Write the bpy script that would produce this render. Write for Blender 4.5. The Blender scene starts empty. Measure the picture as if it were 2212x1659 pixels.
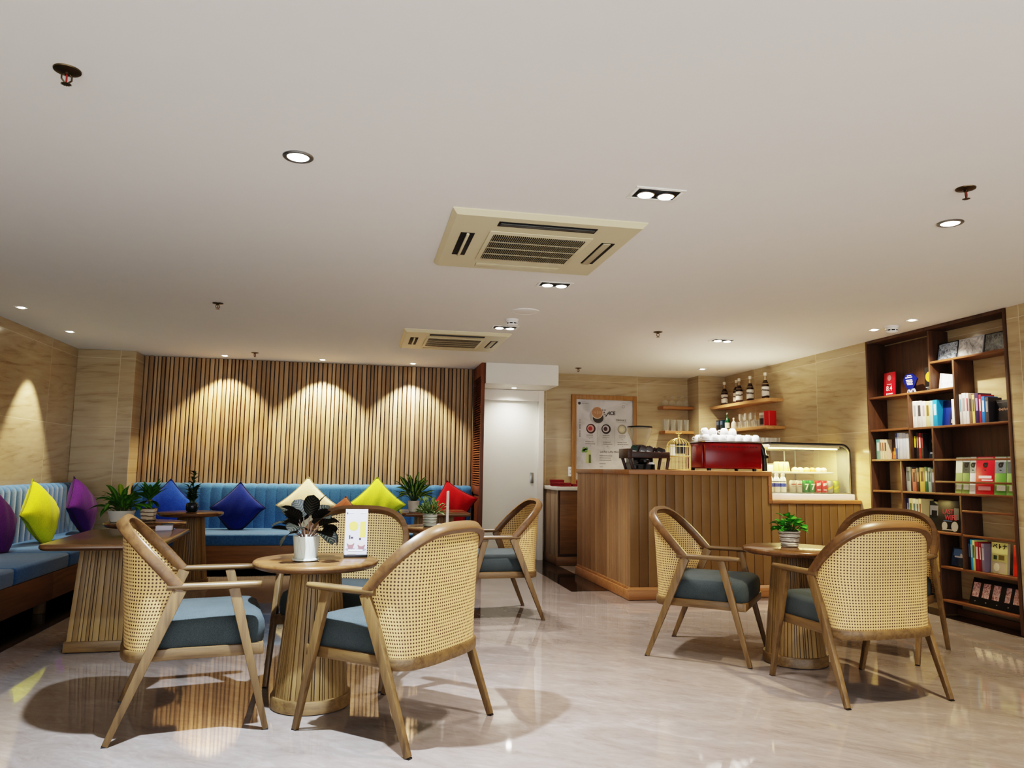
import bpy, bmesh, math, random
from mathutils import Vector, Matrix
random.seed(7)
PI = math.pi
sc = bpy.context.scene
C = sc.collection
H = 2.323                      # ceiling height
XL, XR = -3.03, 4.567          # left and right wall planes
YB, YM = 9.125, 9.18           # slat wall / menu wall planes

# ------------------------------------------------------------------ materials
def lin(r, g, b):
    f = lambda c: (c/255/12.92) if c/255 <= .04045 else ((c/255+.055)/1.055)**2.4
    return (f(r), f(g), f(b), 1)

class NT:
    def __init__(s, name):
        s.m = bpy.data.materials.new(name); s.m.use_nodes = True
        s.t = s.m.node_tree; s.b = s.t.nodes['Principled BSDF']
    def n(s, typ, **kw):
        nd = s.t.nodes.new(typ)
        for k, v in kw.items():
            if k.startswith('i_'):
                nd.inputs[k[2:].replace('_', ' ')].default_value = v
            else: setattr(nd, k, v)
        return nd
    def l(s, a, b): s.t.links.new(a, b)
    def math(s, op, a, b=None, c=None):
        nd = s.n('ShaderNodeMath', operation=op)
        for i, v in enumerate((a, b, c)):
            if v is None: continue
            if isinstance(v, (int, float)): nd.inputs[i].default_value = v
            else: s.l(v, nd.inputs[i])
        return nd.outputs[0]
    def mix(s, fac, a, b, blend='MIX'):
        nd = s.n('ShaderNodeMix', data_type='RGBA', blend_type=blend)
        for k, v in (('Factor', fac), ('A', a), ('B', b)):
            i = [x for x in nd.inputs if x.name == k and x.type == ('VALUE' if k == 'Factor' else 'RGBA')][0]
            if isinstance(v, (int, float)): i.default_value = v
            elif isinstance(v, tuple): i.default_value = v
            else: s.l(v, i)
        return [o for o in nd.outputs if o.type == 'RGBA'][0]
    def ramp(s, fac, stops):
        nd = s.n('ShaderNodeValToRGB'); s.l(fac, nd.inputs[0])
        e = nd.color_ramp.elements
        while len(e) < len(stops): e.new(.5)
        for k, (p, c) in zip(e, stops): k.position = p; k.color = c
        return nd.outputs[0]
    def coord(s, kind='Object', scale=(1, 1, 1), rot=(0, 0, 0)):
        tc = s.n('ShaderNodeTexCoord'); mp = s.n('ShaderNodeMapping')
        mp.inputs['Scale'].default_value = scale; mp.inputs['Rotation'].default_value = rot
        s.l(tc.outputs[kind], mp.inputs[0]); return mp.outputs[0]
    def noise(s, vec, scale=5, detail=4, rough=.55, dist=0):
        nd = s.n('ShaderNodeTexNoise'); s.l(vec, nd.inputs['Vector'])
        nd.inputs['Scale'].default_value = scale; nd.inputs['Detail'].default_value = detail
        nd.inputs['Roughness'].default_value = rough; nd.inputs['Distortion'].default_value = dist
        return nd.outputs['Fac']
    def bump(s, h, strength=.2, dist=.002):
        nd = s.n('ShaderNodeBump'); s.l(h, nd.inputs['Height'])
        nd.inputs['Strength'].default_value = strength; nd.inputs['Distance'].default_value = dist
        s.l(nd.outputs[0], s.b.inputs['Normal'])
    def fin(s, col=None, rough=.5, metal=0, spec=.5):
        if col is not None:
            if isinstance(col, tuple): s.b.inputs['Base Color'].default_value = col
            else: s.l(col, s.b.inputs['Base Color'])
        if isinstance(rough, (int, float)): s.b.inputs['Roughness'].default_value = rough
        else: s.l(rough, s.b.inputs['Roughness'])
        s.b.inputs['Metallic'].default_value = metal
        s.b.inputs['Specular IOR Level'].default_value = spec
        return s.m

_plain = {}
def plain(rgb, rough=.5, metal=0, var=.06, name=None):
    """a painted / printed / plastic surface with slight procedural mottling"""
    key = (rgb, rough, metal, var)
    if key in _plain: return _plain[key]
    t = NT(name or 'paint_%d_%d_%d' % rgb); c = lin(*rgb)
    nz = t.noise(t.coord(), 9, 3)
    d = tuple(max(0, x*(1-var*2)) for x in c[:3])+(1,)
    u = tuple(min(1, x*(1+var)) for x in c[:3])+(1,)
    m = t.fin(t.mix(nz, d, u), rough, metal)
    _plain[key] = m
    return m

def wood(name, light, dark, axis='z', sc_=1.0, rough=.42):
    t = NT(name)
    a = {'x': (1.1, 16, 16), 'y': (16, 1.1, 16), 'z': (16, 16, 1.1)}[axis]
    v = t.coord('Object', tuple(x*sc_ for x in a))
    n1 = t.noise(v, 2.2, 6, .6, .5); n2 = t.noise(v, 9, 3, .6, .2)
    f = t.math('ADD', t.math('MULTIPLY', n1, .75), t.math('MULTIPLY', n2, .25))
    col = t.ramp(f, [(.32, lin(*dark)), (.5, lin(*[(x+y)/2+6 for x, y in zip(light, dark)])), (.68, lin(*light))])
    t.bump(f, .12, .001)
    return t.fin(col, rough)

def slat_wood(name, light, mid, dark, rough=.45):
    """UV.x holds the slat number, UV.y runs along the slat"""
    t = NT(name); uv = t.n('ShaderNodeTexCoord').outputs['UV']
    sx = t.n('ShaderNodeSeparateXYZ'); t.l(uv, sx.inputs[0])
    fl = t.math('FLOOR', sx.outputs[0])
    wn = t.n('ShaderNodeTexWhiteNoise', noise_dimensions='1D'); t.l(fl, wn.inputs['W'])
    cb = t.n('ShaderNodeCombineXYZ'); t.l(t.math('MULTIPLY', sx.outputs[0], 7.3), cb.inputs[0]); t.l(t.math('MULTIPLY', sx.outputs[1], 1.6), cb.inputs[1])
    n = t.noise(cb.outputs[0], 2.0, 5, .6, .3)
    f = t.math('ADD', t.math('MULTIPLY', wn.outputs['Value'], .62), t.math('MULTIPLY', n, .5))
    col = t.ramp(f, [(.18, lin(*dark)), (.55, lin(*mid)), (.92, lin(*light))])
    t.bump(n, .1, .001)
    return t.fin(col, rough)

def marble(name, light, mid, dark, h_axis, rough=.16, off=0.0):
    t = NT(name); obj = t.n('ShaderNodeTexCoord').outputs['Object']
    sp = t.n('ShaderNodeSeparateXYZ'); t.l(obj, sp.inputs[0])
    h = sp.outputs[{'x': 0, 'y': 1}[h_axis]]; z = sp.outputs[2]
    # each stone panel gets its own vein offset
    hs = t.math('ADD', t.math('MULTIPLY', h, 1/1.22), off); zs = t.math('MULTIPLY', z, 1/.745)
    wn = t.n('ShaderNodeTexWhiteNoise', noise_dimensions='2D'); cc = t.n('ShaderNodeCombineXYZ')
    t.l(t.math('FLOOR', hs), cc.inputs[0]); t.l(t.math('FLOOR', zs), cc.inputs[1]); t.l(cc.outputs[0], wn.inputs['Vector'])
    cb = t.n('ShaderNodeCombineXYZ')
    t.l(t.math('MULTIPLY', h, .8), cb.inputs[0]); t.l(t.math('ADD', t.math('MULTIPLY', z, 6.5), t.math('MULTIPLY', h, -.5)), cb.inputs[1])
    t.l(t.math('MULTIPLY', wn.outputs['Value'], 9), cb.inputs[2])
    n1 = t.noise(cb.outputs[0], 1.5, 6, .5, 1.7); n2 = t.noise(cb.outputs[0], 5.5, 4, .55, .8)
    f = t.math('ADD', t.math('MULTIPLY', n1, .68), t.math('MULTIPLY', n2, .32))
    col = t.ramp(f, [(.3, lin(*dark)), (.46, lin(*mid)), (.68, lin(*light))])
    def seam(v, w):
        fr = t.math('FRACT', v); return t.math('GREATER_THAN', t.math('ABSOLUTE', t.math('SUBTRACT', fr, .5)), .5-w)
    s_ = t.math('MAXIMUM', seam(hs, .0022), seam(zs, .003))
    col = t.mix(t.math('MULTIPLY', s_, .75), col, lin(214, 200, 170))
    return t.fin(col, rough)

def floor_mat():
    t = NT('polished_marble_floor'); obj = t.coord('Object', (1, 1, 1), (0, 0, .62))
    mp = t.n('ShaderNodeMapping'); mp.inputs['Scale'].default_value = (.9, 2.2, 1); t.l(obj, mp.inputs[0])
    n1 = t.noise(mp.outputs[0], 1.3, 8, .6, 2.4); n2 = t.noise(mp.outputs[0], 6, 5, .65, 2.6)
    f = t.math('ADD', t.math('MULTIPLY', n1, .6), t.math('MULTIPLY', n2, .4))
    col = t.ramp(f, [(.28, lin(106, 94, 87)), (.44, lin(125, 114, 107)), (.56, lin(134, 124, 118)), (.74, lin(156, 147, 142))])
    o2 = t.n('ShaderNodeTexCoord').outputs['Object']; sp = t.n('ShaderNodeSeparateXYZ'); t.l(o2, sp.inputs[0])
    def seam(v, off, w):
        fr = t.math('FRACT', t.math('ADD', t.math('MULTIPLY', v, 1.25), off)); return t.math('GREATER_THAN', t.math('ABSOLUTE', t.math('SUBTRACT', fr, .5)), .5-w)
    s_ = t.math('MAXIMUM', seam(sp.outputs[0], .46, .0016), seam(sp.outputs[1], .3, .0016))
    col = t.mix(t.math('MULTIPLY', s_, .45), col, lin(140, 128, 116))
    return t.fin(col, .045, spec=.6)

def cane_mat():
    t = NT('woven_cane'); uv = t.n('ShaderNodeTexCoord').outputs['UV']
    sp = t.n('ShaderNodeSeparateXYZ'); t.l(uv, sp.inputs[0])
    cx = t.math('SUBTRACT', t.math('FRACT', sp.outputs[0]), .5); cy = t.math('SUBTRACT', t.math('FRACT', sp.outputs[1]), .5)
    d = t.math('SQRT', t.math('ADD', t.math('MULTIPLY', cx, cx), t.math('MULTIPLY', cy, cy)))
    mr = t.n('ShaderNodeMapRange'); mr.interpolation_type = 'SMOOTHSTEP'
    t.l(d, mr.inputs['Value']); mr.inputs['From Min'].default_value = .23; mr.inputs['From Max'].default_value = .32
    nz = t.noise(t.coord('Object', (1, 1, 1)), 60, 2)
    straw = t.mix(nz, lin(200, 164, 108), lin(228, 194, 136))
    col = t.mix(mr.outputs['Result'], lin(70, 46, 20), straw)
    t.bump(mr.outputs['Result'], .35, .002)
    return t.fin(col, .5)

def fabric(name, a, b, scale=420, rough=.9, sheen=.3):
    t = NT(name); v = t.coord('Object')
    n1 = t.noise(v, scale, 2, .7); n2 = t.noise(v, 5, 3)
    f = t.math('ADD', t.math('MULTIPLY', n1, .7), t.math('MULTIPLY', n2, .3))
    col = t.ramp(f, [(.35, lin(*a)), (.65, lin(*b))])
    t.bump(n1, .25, .001)
    t.b.inputs['Sheen Weight'].default_value = sheen
    return t.fin(col, rough, spec=.2)

def emit(name, rgb, strength):
    t = NT(name); c = lin(*rgb)
    nz = t.noise(t.coord(), 3, 1)
    t.b.inputs['Base Color'].default_value = c
    col = t.mix(nz, c, tuple(x*.96 for x in c[:3])+(1,))
    t.l(col, t.b.inputs['Emission Color']); t.b.inputs['Emission Strength'].default_value = strength
    return t.m

def glass(name, tint=(245, 250, 248), alpha=.12, rough=.03):
    """thin clear glass: reflects at its edges, otherwise lets light straight through"""
    t = NT(name)
    nz = t.noise(t.coord(), 6, 2)
    col = t.mix(nz, lin(*tint), lin(*[max(0, x-8) for x in tint]))
    t.l(col, t.b.inputs['Base Color']); t.b.inputs['Roughness'].default_value = rough
    tr = t.n('ShaderNodeBsdfTransparent'); tr.inputs[0].default_value = lin(*tint)
    lw = t.n('ShaderNodeLayerWeight'); lw.inputs['Blend'].default_value = .35
    fac = t.math('ADD', t.math('MULTIPLY', lw.outputs['Facing'], .32), alpha)
    ms = t.n('ShaderNodeMixShader'); t.l(fac, ms.inputs[0]); t.l(tr.outputs[0], ms.inputs[1]); t.l(t.b.outputs[0], ms.inputs[2])
    t.l(ms.outputs[0], t.t.nodes['Material Output'].inputs['Surface'])
    return t.m

def leaf_mat(name, edge, mid, stripe=None, nstripe=0):
    """UV.x across the leaf (0.5 = midrib), UV.y along it"""
    t = NT(name); uv = t.n('ShaderNodeTexCoord').outputs['UV']
    sp = t.n('ShaderNodeSeparateXYZ'); t.l(uv, sp.inputs[0])
    a = t.math('ABSOLUTE', t.math('SUBTRACT', sp.outputs[0], .5))
    nz = t.noise(t.coord('Object'), 40, 3)
    f = t.math('ADD', t.math('MULTIPLY', a, 1.6), t.math('MULTIPLY', t.math('SUBTRACT', nz, .5), .7))
    col = t.ramp(f, [(.08, lin(*mid)), (.5, lin(*edge))])
    if stripe:
        s = t.math('SINE', t.math('MULTIPLY', t.math('ADD', sp.outputs[1], t.math('MULTIPLY', a, -.5)), nstripe*6.283))
        g = t.math('MULTIPLY', t.math('GREATER_THAN', s, .62), t.math('LESS_THAN', a, .42))
        col = t.mix(t.math('MULTIPLY', g, .8), col, lin(*stripe))
    return t.fin(col, .6, spec=.15)

OAK = ((122, 96, 59), (74, 55, 32))
M = dict(
    oak_z=wood('oak_upright_grain', *OAK, 'z'), oak_y=wood('oak_lengthwise_grain', *OAK, 'y'), oak_x=wood('oak_crosswise_grain', *OAK, 'x'),
    top=wood('walnut_stained_tabletop', (116, 83, 50), (82, 56, 32), 'x', .8, .22),
    rim=wood('oak_steam_bent_rim', (108, 78, 46), (70, 48, 27), 'x', .8, .36),
    base=wood('bench_base_oak', (136, 98, 56), (94, 64, 34), 'x', .7, .45),
    base_y=wood('bench_base_oak_side', (136, 98, 56), (94, 64, 34), 'y', .7, .45),
    walnut=wood('dark_walnut', (92, 62, 40), (52, 34, 22), 'z', .8, .45),
    walnut_y=wood('dark_walnut_shelf_edge', (124, 80, 46), (78, 48, 28), 'y', .8, .42),
    louver=wood('red_brown_louver_wood', (134, 80, 46), (86, 46, 24), 'z', .8, .45),
    louver_y=wood('red_brown_louver_slats', (140, 84, 48), (92, 50, 26), 'y', .8, .45),
    counter=slat_wood('counter_plank_oak', (138, 109, 66), (124, 96, 55), (106, 80, 44)),
    counter_x=wood('counter_edge_oak', (178, 128, 80), (136, 92, 52), 'x', .7, .4),
    counter_y=wood('counter_edge_oak_side', (186, 142, 98), (146, 104, 66), 'y', .7, .4),
    slats=slat_wood('oak_slat_panel', (184, 156, 122), (162, 134, 101), (132, 106, 78)),
    flute=slat_wood('fluted_pedestal_oak', (152, 126, 84), (136, 110, 70), (114, 90, 54)),
    gapw=wood('shadow_gap_wood', (58, 40, 26), (36, 24, 16), 'z'),
    frame_oak=wood('picture_frame_oak', (176, 134, 82), (138, 98, 54), 'z', .8, .45),
    wall_x=marble('beige_marble_panels_x', (186, 169, 138), (176, 157, 125), (144, 123, 94), 'x', off=.13),
    wall_y=marble('beige_marble_panels_y', (188, 170, 136), (177, 157, 123), (146, 124, 92), 'y', off=.36),
    floor=floor_mat(), cane=cane_mat(),
    ceil=plain((242, 240, 234), .9, 0, .01, 'matt_ceiling_paint'),
    white=plain((240, 238, 230), .5, 0, .01, 'white_paint'), door=plain((234, 236, 226), .42, 0, .01, 'door_laminate'),
    granite=plain((30, 22, 19), .1, 0, .25, 'black_granite'),
    seat=fabric('blue_grey_weave', (48, 55, 56), (74, 82, 84), sheen=.04),
    velvet=fabric('blue_velvet', (44, 90, 136), (66, 118, 166), 90, .75, .4),
    velvet_seat=fabric('blue_velvet_seat', (40, 82, 126), (60, 108, 154), 60, .8, .3),
    cup=plain((240, 240, 236), .25, 0, .01, 'white_porcelain'),
    black=plain((16, 16, 17), .35, 0, .1, 'black_plastic'), blackgloss=plain((12, 12, 13), .12, 0, .1, 'black_gloss'),
    chrome=plain((190, 190, 192), .18, 1, .02, 'chrome'), steel=plain((150, 150, 148), .3, 1, .05, 'steel'),
    bronze=plain((96, 82, 62), .35, .9, .1, 'dark_bronze'), gold=plain((226, 196, 120), .28, .7, .05, 'gold_wire'),
    red=plain((118, 3, 12), .2, 0, .08, 'red_lacquer'), clothred=plain((128, 20, 30), .7, 0, .1, 'dark_red_card'),
    cream=plain((222, 212, 178), .45, 0, .02, 'aged_cream_plastic'), creamd=plain((186, 176, 146), .5, 0, .04, 'cream_plastic_shade'),
    dark=plain((20, 18, 16), .7, 0, .1, 'recess_shade'), soil=plain((40, 28, 20), .95, 0, .3, 'potting_soil'),  # dark: flat colour standing for shade inside vents, holes and lamp recesses
    glass=glass('clear_glass', (253, 253, 251), .03), caseglass=glass('display_glass', (248, 248, 236), .04), hopper=glass('hopper_plastic', (238, 232, 214), .2, .08),
    lamp=emit('lamp_cool', (255, 252, 246), 14), lampw=emit('lamp_warm', (255, 246, 226), 12), caselamp=emit('case_light_strip', (255, 232, 150), 7),
    stripepot=None)

# ------------------------------------------------------------------ mesh helpers
class MB:
    def __init__(s): s.bm = bmesh.new(); s.uv = None
    def uvl(s):
        if s.uv is None: s.uv = s.bm.loops.layers.uv.new('UVMap')
        return s.uv
    def face(s, pts, uvs=None):
        vs = [s.bm.verts.new(p) for p in pts]; f = s.bm.faces.new(vs)
        if uvs:
            l = s.uvl()
            for lp, u in zip(f.loops, uvs): lp[l].uv = u
        return f
    def grid(s, rows, closed=False, uvs=None, cap0=False, cap1=False):
        """rows: list of rows of points; closed joins each row end to end"""
        V = [[s.bm.verts.new(p) for p in r] for r in rows]
        n = len(rows[0])
        for i in range(len(rows)-1):
            for j in range(n if closed else n-1):
                k = (j+1) % n
                try: f = s.bm.faces.new((V[i][j], V[i][k], V[i+1][k], V[i+1][j]))
                except ValueError: continue
                if uvs:
                    l = s.uvl()
                    for lp, u in zip(f.loops, (uvs[i][j], uvs[i][k], uvs[i+1][k], uvs[i+1][j])): lp[l].uv = u
        if cap0: s.bm.faces.new(V[0][::-1])
        if cap1: s.bm.faces.new(V[-1])
        return s
    def box(s, x0, x1, y0, y1, z0, z1, bev=0, uv=None, mat=None):
        b = bmesh.new(); bmesh.ops.create_cube(b, size=1)
        for v in b.verts: v.co = Vector(((x0+x1)/2+v.co.x*(x1-x0), (y0+y1)/2+v.co.y*(y1-y0), (z0+z1)/2+v.co.z*(z1-z0)))
        s._in(b, bev, uv, mat); return s
    def _in(s, b, bev=0, uv=None, mat=None):
        if bev: bmesh.ops.bevel(b, geom=list(b.edges), offset=bev, segments=2, affect='EDGES', profile=.5)
        if mat is not None: bmesh.ops.transform(b, matrix=mat, verts=b.verts)
        mp = {}
        for v in b.verts: mp[v] = s.bm.verts.new(v.co)
        for f in b.faces:
            nf = s.bm.faces.new([mp[v] for v in f.verts])
            if uv is not None:
                l = s.uvl()
                for lp in nf.loops: lp[l].uv = (uv+.5, lp.vert.co.z)
        b.free()
    def hexa(s, p, bev=0, uv=None):
        """8 corners: bottom 4 ccw then top 4 ccw"""
        b = bmesh.new(); v = [b.verts.new(q) for q in p]
        for f in ((3, 2, 1, 0), (4, 5, 6, 7), (0, 1, 5, 4), (1, 2, 6, 5), (2, 3, 7, 6), (3, 0, 4, 7)): b.faces.new([v[i] for i in f])
        s._in(b, bev, uv); return s
    def bar(s, p0, p1, a0, b0, a1=None, b1=None, xdir=(1, 0, 0), bev=0):
        """tapered bar, section a (along xdir) by b"""
        a1 = a0 if a1 is None else a1; b1 = b0 if b1 is None else b1
        p0, p1, X = Vector(p0), Vector(p1), Vector(xdir); Z = (p1-p0).normalized()
        X = (X-Z*X.dot(Z)).normalized(); Y = Z.cross(X)
        q = []
        for p, a, b in ((p0, a0, b0), (p1, a1, b1)):
            q += [p-X*a/2-Y*b/2, p+X*a/2-Y*b/2, p+X*a/2+Y*b/2, p-X*a/2+Y*b/2]
        return s.hexa(q, bev)
    def lathe(s, prof, n=24, c=(0, 0, 0), sx=1, sy=1):
        rows = []
        for r, z in prof: rows.append([(c[0]+sx*r*math.cos(2*PI*k/n), c[1]+sy*r*math.sin(2*PI*k/n), c[2]+z) for k in range(n)])
        return s.grid(rows, True, cap0=prof[0][0] > 1e-6, cap1=prof[-1][0] > 1e-6)
    def tube(s, pts, r, n=8, closed=False, r1=None):
        P = [Vector(p) for p in pts]; rows = []; m = len(P); up = None
        for i, p in enumerate(P):
            if closed: t = (P[(i+1) % m]-P[i-1]).normalized()
            else: t = (P[min(i+1, m-1)]-P[max(i-1, 0)]).normalized()
            if up is None: up = Vector((0, 0, 1)) if abs(t.z) < .9 else Vector((1, 0, 0))
            a = (up-t*up.dot(t)).normalized(); b = t.cross(a); up = a
            rr = r if r1 is None else r+(r1-r)*i/(m-1)
            rows.append([p+a*rr*math.cos(2*PI*k/n)+b*rr*math.sin(2*PI*k/n) for k in range(n)])
        if closed: rows.append(rows[0])
        return s.grid(rows, True, cap0=not closed, cap1=not closed)
    def sweep(s, pts, frames, w, h, ch=.25):
        """rectangular section with chamfers along pts; frames = (side, up) unit vectors"""
        rows = []; c = ch
        sec = [(-1, -1+c), (-1+c, -1), (1-c, -1), (1, -1+c), (1, 1-c), (1-c, 1), (-1+c, 1), (-1, 1-c)]
        for p, (a, b) in zip(pts, frames): rows.append([Vector(p)+Vector(a)*w/2*u+Vector(b)*h/2*v for u, v in sec])
        return s.grid(rows, True, cap0=True, cap1=True)
    def slab(s, outline, rings, crown=0):
        """outline: ccw list of (x,y); rings: (inset, z) bottom to top"""
        n = len(outline); cx = sum(p[0] for p in outline)/n; cy = sum(p[1] for p in outline)/n
        rows = []
        for ins, z in rings:
            r = []
            for x, y in outline:
                d = math.hypot(x-cx, y-cy); k = max(0, 1-ins/d)
                r.append((cx+(x-cx)*k, cy+(y-cy)*k, z))
            rows.append(r)
        z = rings[-1][1]
        if crown:
            for k, e in ((.7, .55), (.4, .85), (.12, 1)):
                rows.append([(cx+(p[0]-cx)*k, cy+(p[1]-cy)*k, z+crown*e) for p in rows[len(rings)-1]])
        return s.grid(rows, True, cap0=True, cap1=True)
    def move(s, mat): bmesh.ops.transform(s.bm, matrix=mat, verts=s.bm.verts); return s
    def build(s, name, mat, parent=None, smooth=35, label=None):
        me = bpy.data.meshes.new(name); bmesh.ops.recalc_face_normals(s.bm, faces=s.bm.faces)
        s.bm.to_mesh(me); s.bm.free()
        if smooth:
            for p in me.polygons: p.use_smooth = True
            me.set_sharp_from_angle(angle=math.radians(smooth))
        me.materials.append(mat)
        o = bpy.data.objects.new(name, me); C.objects.link(o)
        if parent: o.parent = parent
        if label: o['label'] = label
        return o

def thing(name, label, cat, loc=(0, 0, 0), rz=0, group=None):
    o = bpy.data.objects.new(name, None); C.objects.link(o); o.empty_display_size = .05
    o.location = loc; o.rotation_euler = (0, 0, rz); o['label'] = label; o['category'] = cat
    if group: o['group'] = group
    return o
def tag(o, label, cat, group=None):
    o['label'] = label; o['category'] = cat
    if group: o['group'] = group
    return o
def struct(name, mb, mat, label=None, smooth=0):
    o = mb.build(name, mat, None, smooth); o['kind'] = 'structure'
    if label: o['label'] = label
    return o
def dup(root, label=None, loc=None, rz=None, group=None):
    r = root.copy(); C.objects.link(r)
    if loc is not None: r.location = loc
    if rz is not None: r.rotation_euler = (0, 0, rz)
    if label: r['label'] = label
    if group: r['group'] = group
    for ch in list(root.children):
        c = ch.copy(); C.objects.link(c); c.parent = r
        for g in list(ch.children):
            d = g.copy(); C.objects.link(d); d.parent = c
    return r
def text(name, s, size, mat, parent, loc, rot, align='CENTER', squeeze=1.0, bold=0):
    cu = bpy.data.curves.new(name, 'FONT'); cu.body = s; cu.size = size; cu.align_x = align; cu.align_y = 'CENTER'
    cu.extrude = .0004; cu.offset = bold
    t = bpy.data.objects.new(name+'_curve', cu); C.objects.link(t)
    dg = bpy.context.evaluated_depsgraph_get(); me = bpy.data.meshes.new_from_object(t.evaluated_get(dg))
    bpy.data.objects.remove(t); bpy.data.curves.remove(cu)
    me.name = name; me.materials.clear(); me.materials.append(mat)
    o = bpy.data.objects.new(name, me); C.objects.link(o); o.parent = parent
    o.location = loc; o.rotation_euler = rot; o.scale = (squeeze, 1, 1)
    return o
ROT_Y = (PI/2, 0, 0)           # text facing the camera (-y)
ROT_X = (PI/2, 0, -PI/2)       # text facing -x, reading towards smaller y

# ------------------------------------------------------------------ the room
YF = -1.2
struct('floor', MB().box(XL-.1, XR+.4, YF, 9.6, -.1, 0), M['floor'])
struct('ceiling', MB().box(XL-.1, XR+.4, YF, 9.6, H, H+.1), M['ceil'])
struct('wall_left', MB().box(XL-.1, XL, YF, 9.3, 0, H), M['wall_y'])
struct('wall_back', MB().box(XL, 1.40, YB+.03, 9.3, 0, H), M['wall_x'])
struct('wall_column', MB().box(XL, -2.445, 8.775, YB+.03, 0, H, .004), M['wall_x'], 'marble clad column in the back left corner')
struct('wall_menu', MB().box(1.40, XR+.1, YM, 9.4, 0, H), M['wall_x'])
struct('wall_pillar', MB().box(4.2, XR, 8.85, YM, 0, H, .004), M['wall_x'], 'marble clad pillar in the back right corner')
mb = MB(); mb.box(XR, XR+.3, 6.096, 9.4, 0, H); struct('wall_right', mb, M['wall_y'])
mb = MB(); mb.box(XR, XR+.3, YF, 4.545, 0, H); struct('wall_right_near', mb, M['wall_y'])
struct('wall_niche', MB().box(4.75, 4.87, 4.545, 6.096, 0, H), M['wall_y'], 'marble back of the bookshelf niche')
# black granite borders
struct('trim_1', MB().box(XL, -2.0, YF, YB, 0, .002), M['granite'], 'black granite floor border along the left wall')
struct('trim_2', MB().box(-2.0, 1.36, 8.03, YB, 0, .002), M['granite'], 'black granite floor border below the back bench')
struct('trim_3', MB().box(1.93, 2.285, 6.74, YM, 0, .002), M['granite'], 'black granite floor strip beside the counter')
struct('trim_4', MB().box(4.52, XR+.18, YF, 6.1, 0, .0025), M['granite'], 'black granite floor border along the right wall')
# bulkhead, door
struct('ceiling_bulkhead', MB().box(1.39, 2.256, 8.48, YM, 2.082, H, .003), M['white'], 'white ceiling box above the door')
dr = struct('door_1', MB().box(1.41, 2.165, 9.135, 9.165, 0.004, 1.945, .003), M['door'], 'white sliding door')
hd = MB().box(2.075, 2.117, 9.125, 9.137, .93, 1.06, .003).build('door_handle', M['steel'], dr)
mb = MB(); mb.box(2.165, 2.232, 9.08, YM, 0, 2.08, .003).box(1.40, 2.165, 9.08, YM, 1.945, 2.08, .003)
struct('trim_5', mb, M['white'], 'white door frame')
# slatted oak wall cladding
mb = MB(); x = -2.44; i = 0
while x < 1.33:
    w = random.choice((.030, .036, .040, .044)); d = random.choice((.022, .028, .034))
    mb.box(x, min(x+w, 1.335), YB-d, YB+.02, .003, H-.002, .004, uv=i); x += w+.011; i += 1
sl = thing('slat_panel', 'vertical oak slat wall cladding behind the blue bench', 'wall panel')
mb.build('slat', M['slats'], sl); MB().box(-2.44, 1.335, YB+.012, YB+.028, .003, H-.001).build('backing_board', M['gapw'], sl)
# louvred partition at the end of the bench
lv = thing('louvered_partition', 'red brown louvered wooden screen between bench end and door', 'partition', (1.36, 8.8, 0))
mb = MB()
mb.box(-.018, .022, -.30, -.25, 0, H-.002, .003).box(-.018, .022, .27, .32, 0, H-.002, .003)
mb.box(-.018, .022, -.25, .27, .8, .9, .002).box(-.018, .022, -.25, .27, 2.17, H-.002, .002).box(-.018, .022, -.25, .27, 0, .15, .002)
mb.build('frame', M['louver'], lv)
MB().box(-.008, .014, -.25, .27, .15, .8).build('lower_panel', M['louver'], lv)
mb = MB()
for k in range(85):
    z = .91+k*.0274; mb.hexa([(-.016, -.25, z), (.014, -.25, z+.02), (.014, .27, z+.02), (-.016, .27, z), (-.016, -.25, z+.007), (.014, -.25, z+.027), (.014, .27, z+.027), (-.016, .27, z+.007)])
mb.build('louver_slat', M['louver_y'], lv, 0)
MB().box(.016, .021, -.25, .27, .9, 2.17).build('backing_board', M['louver'], lv)

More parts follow.
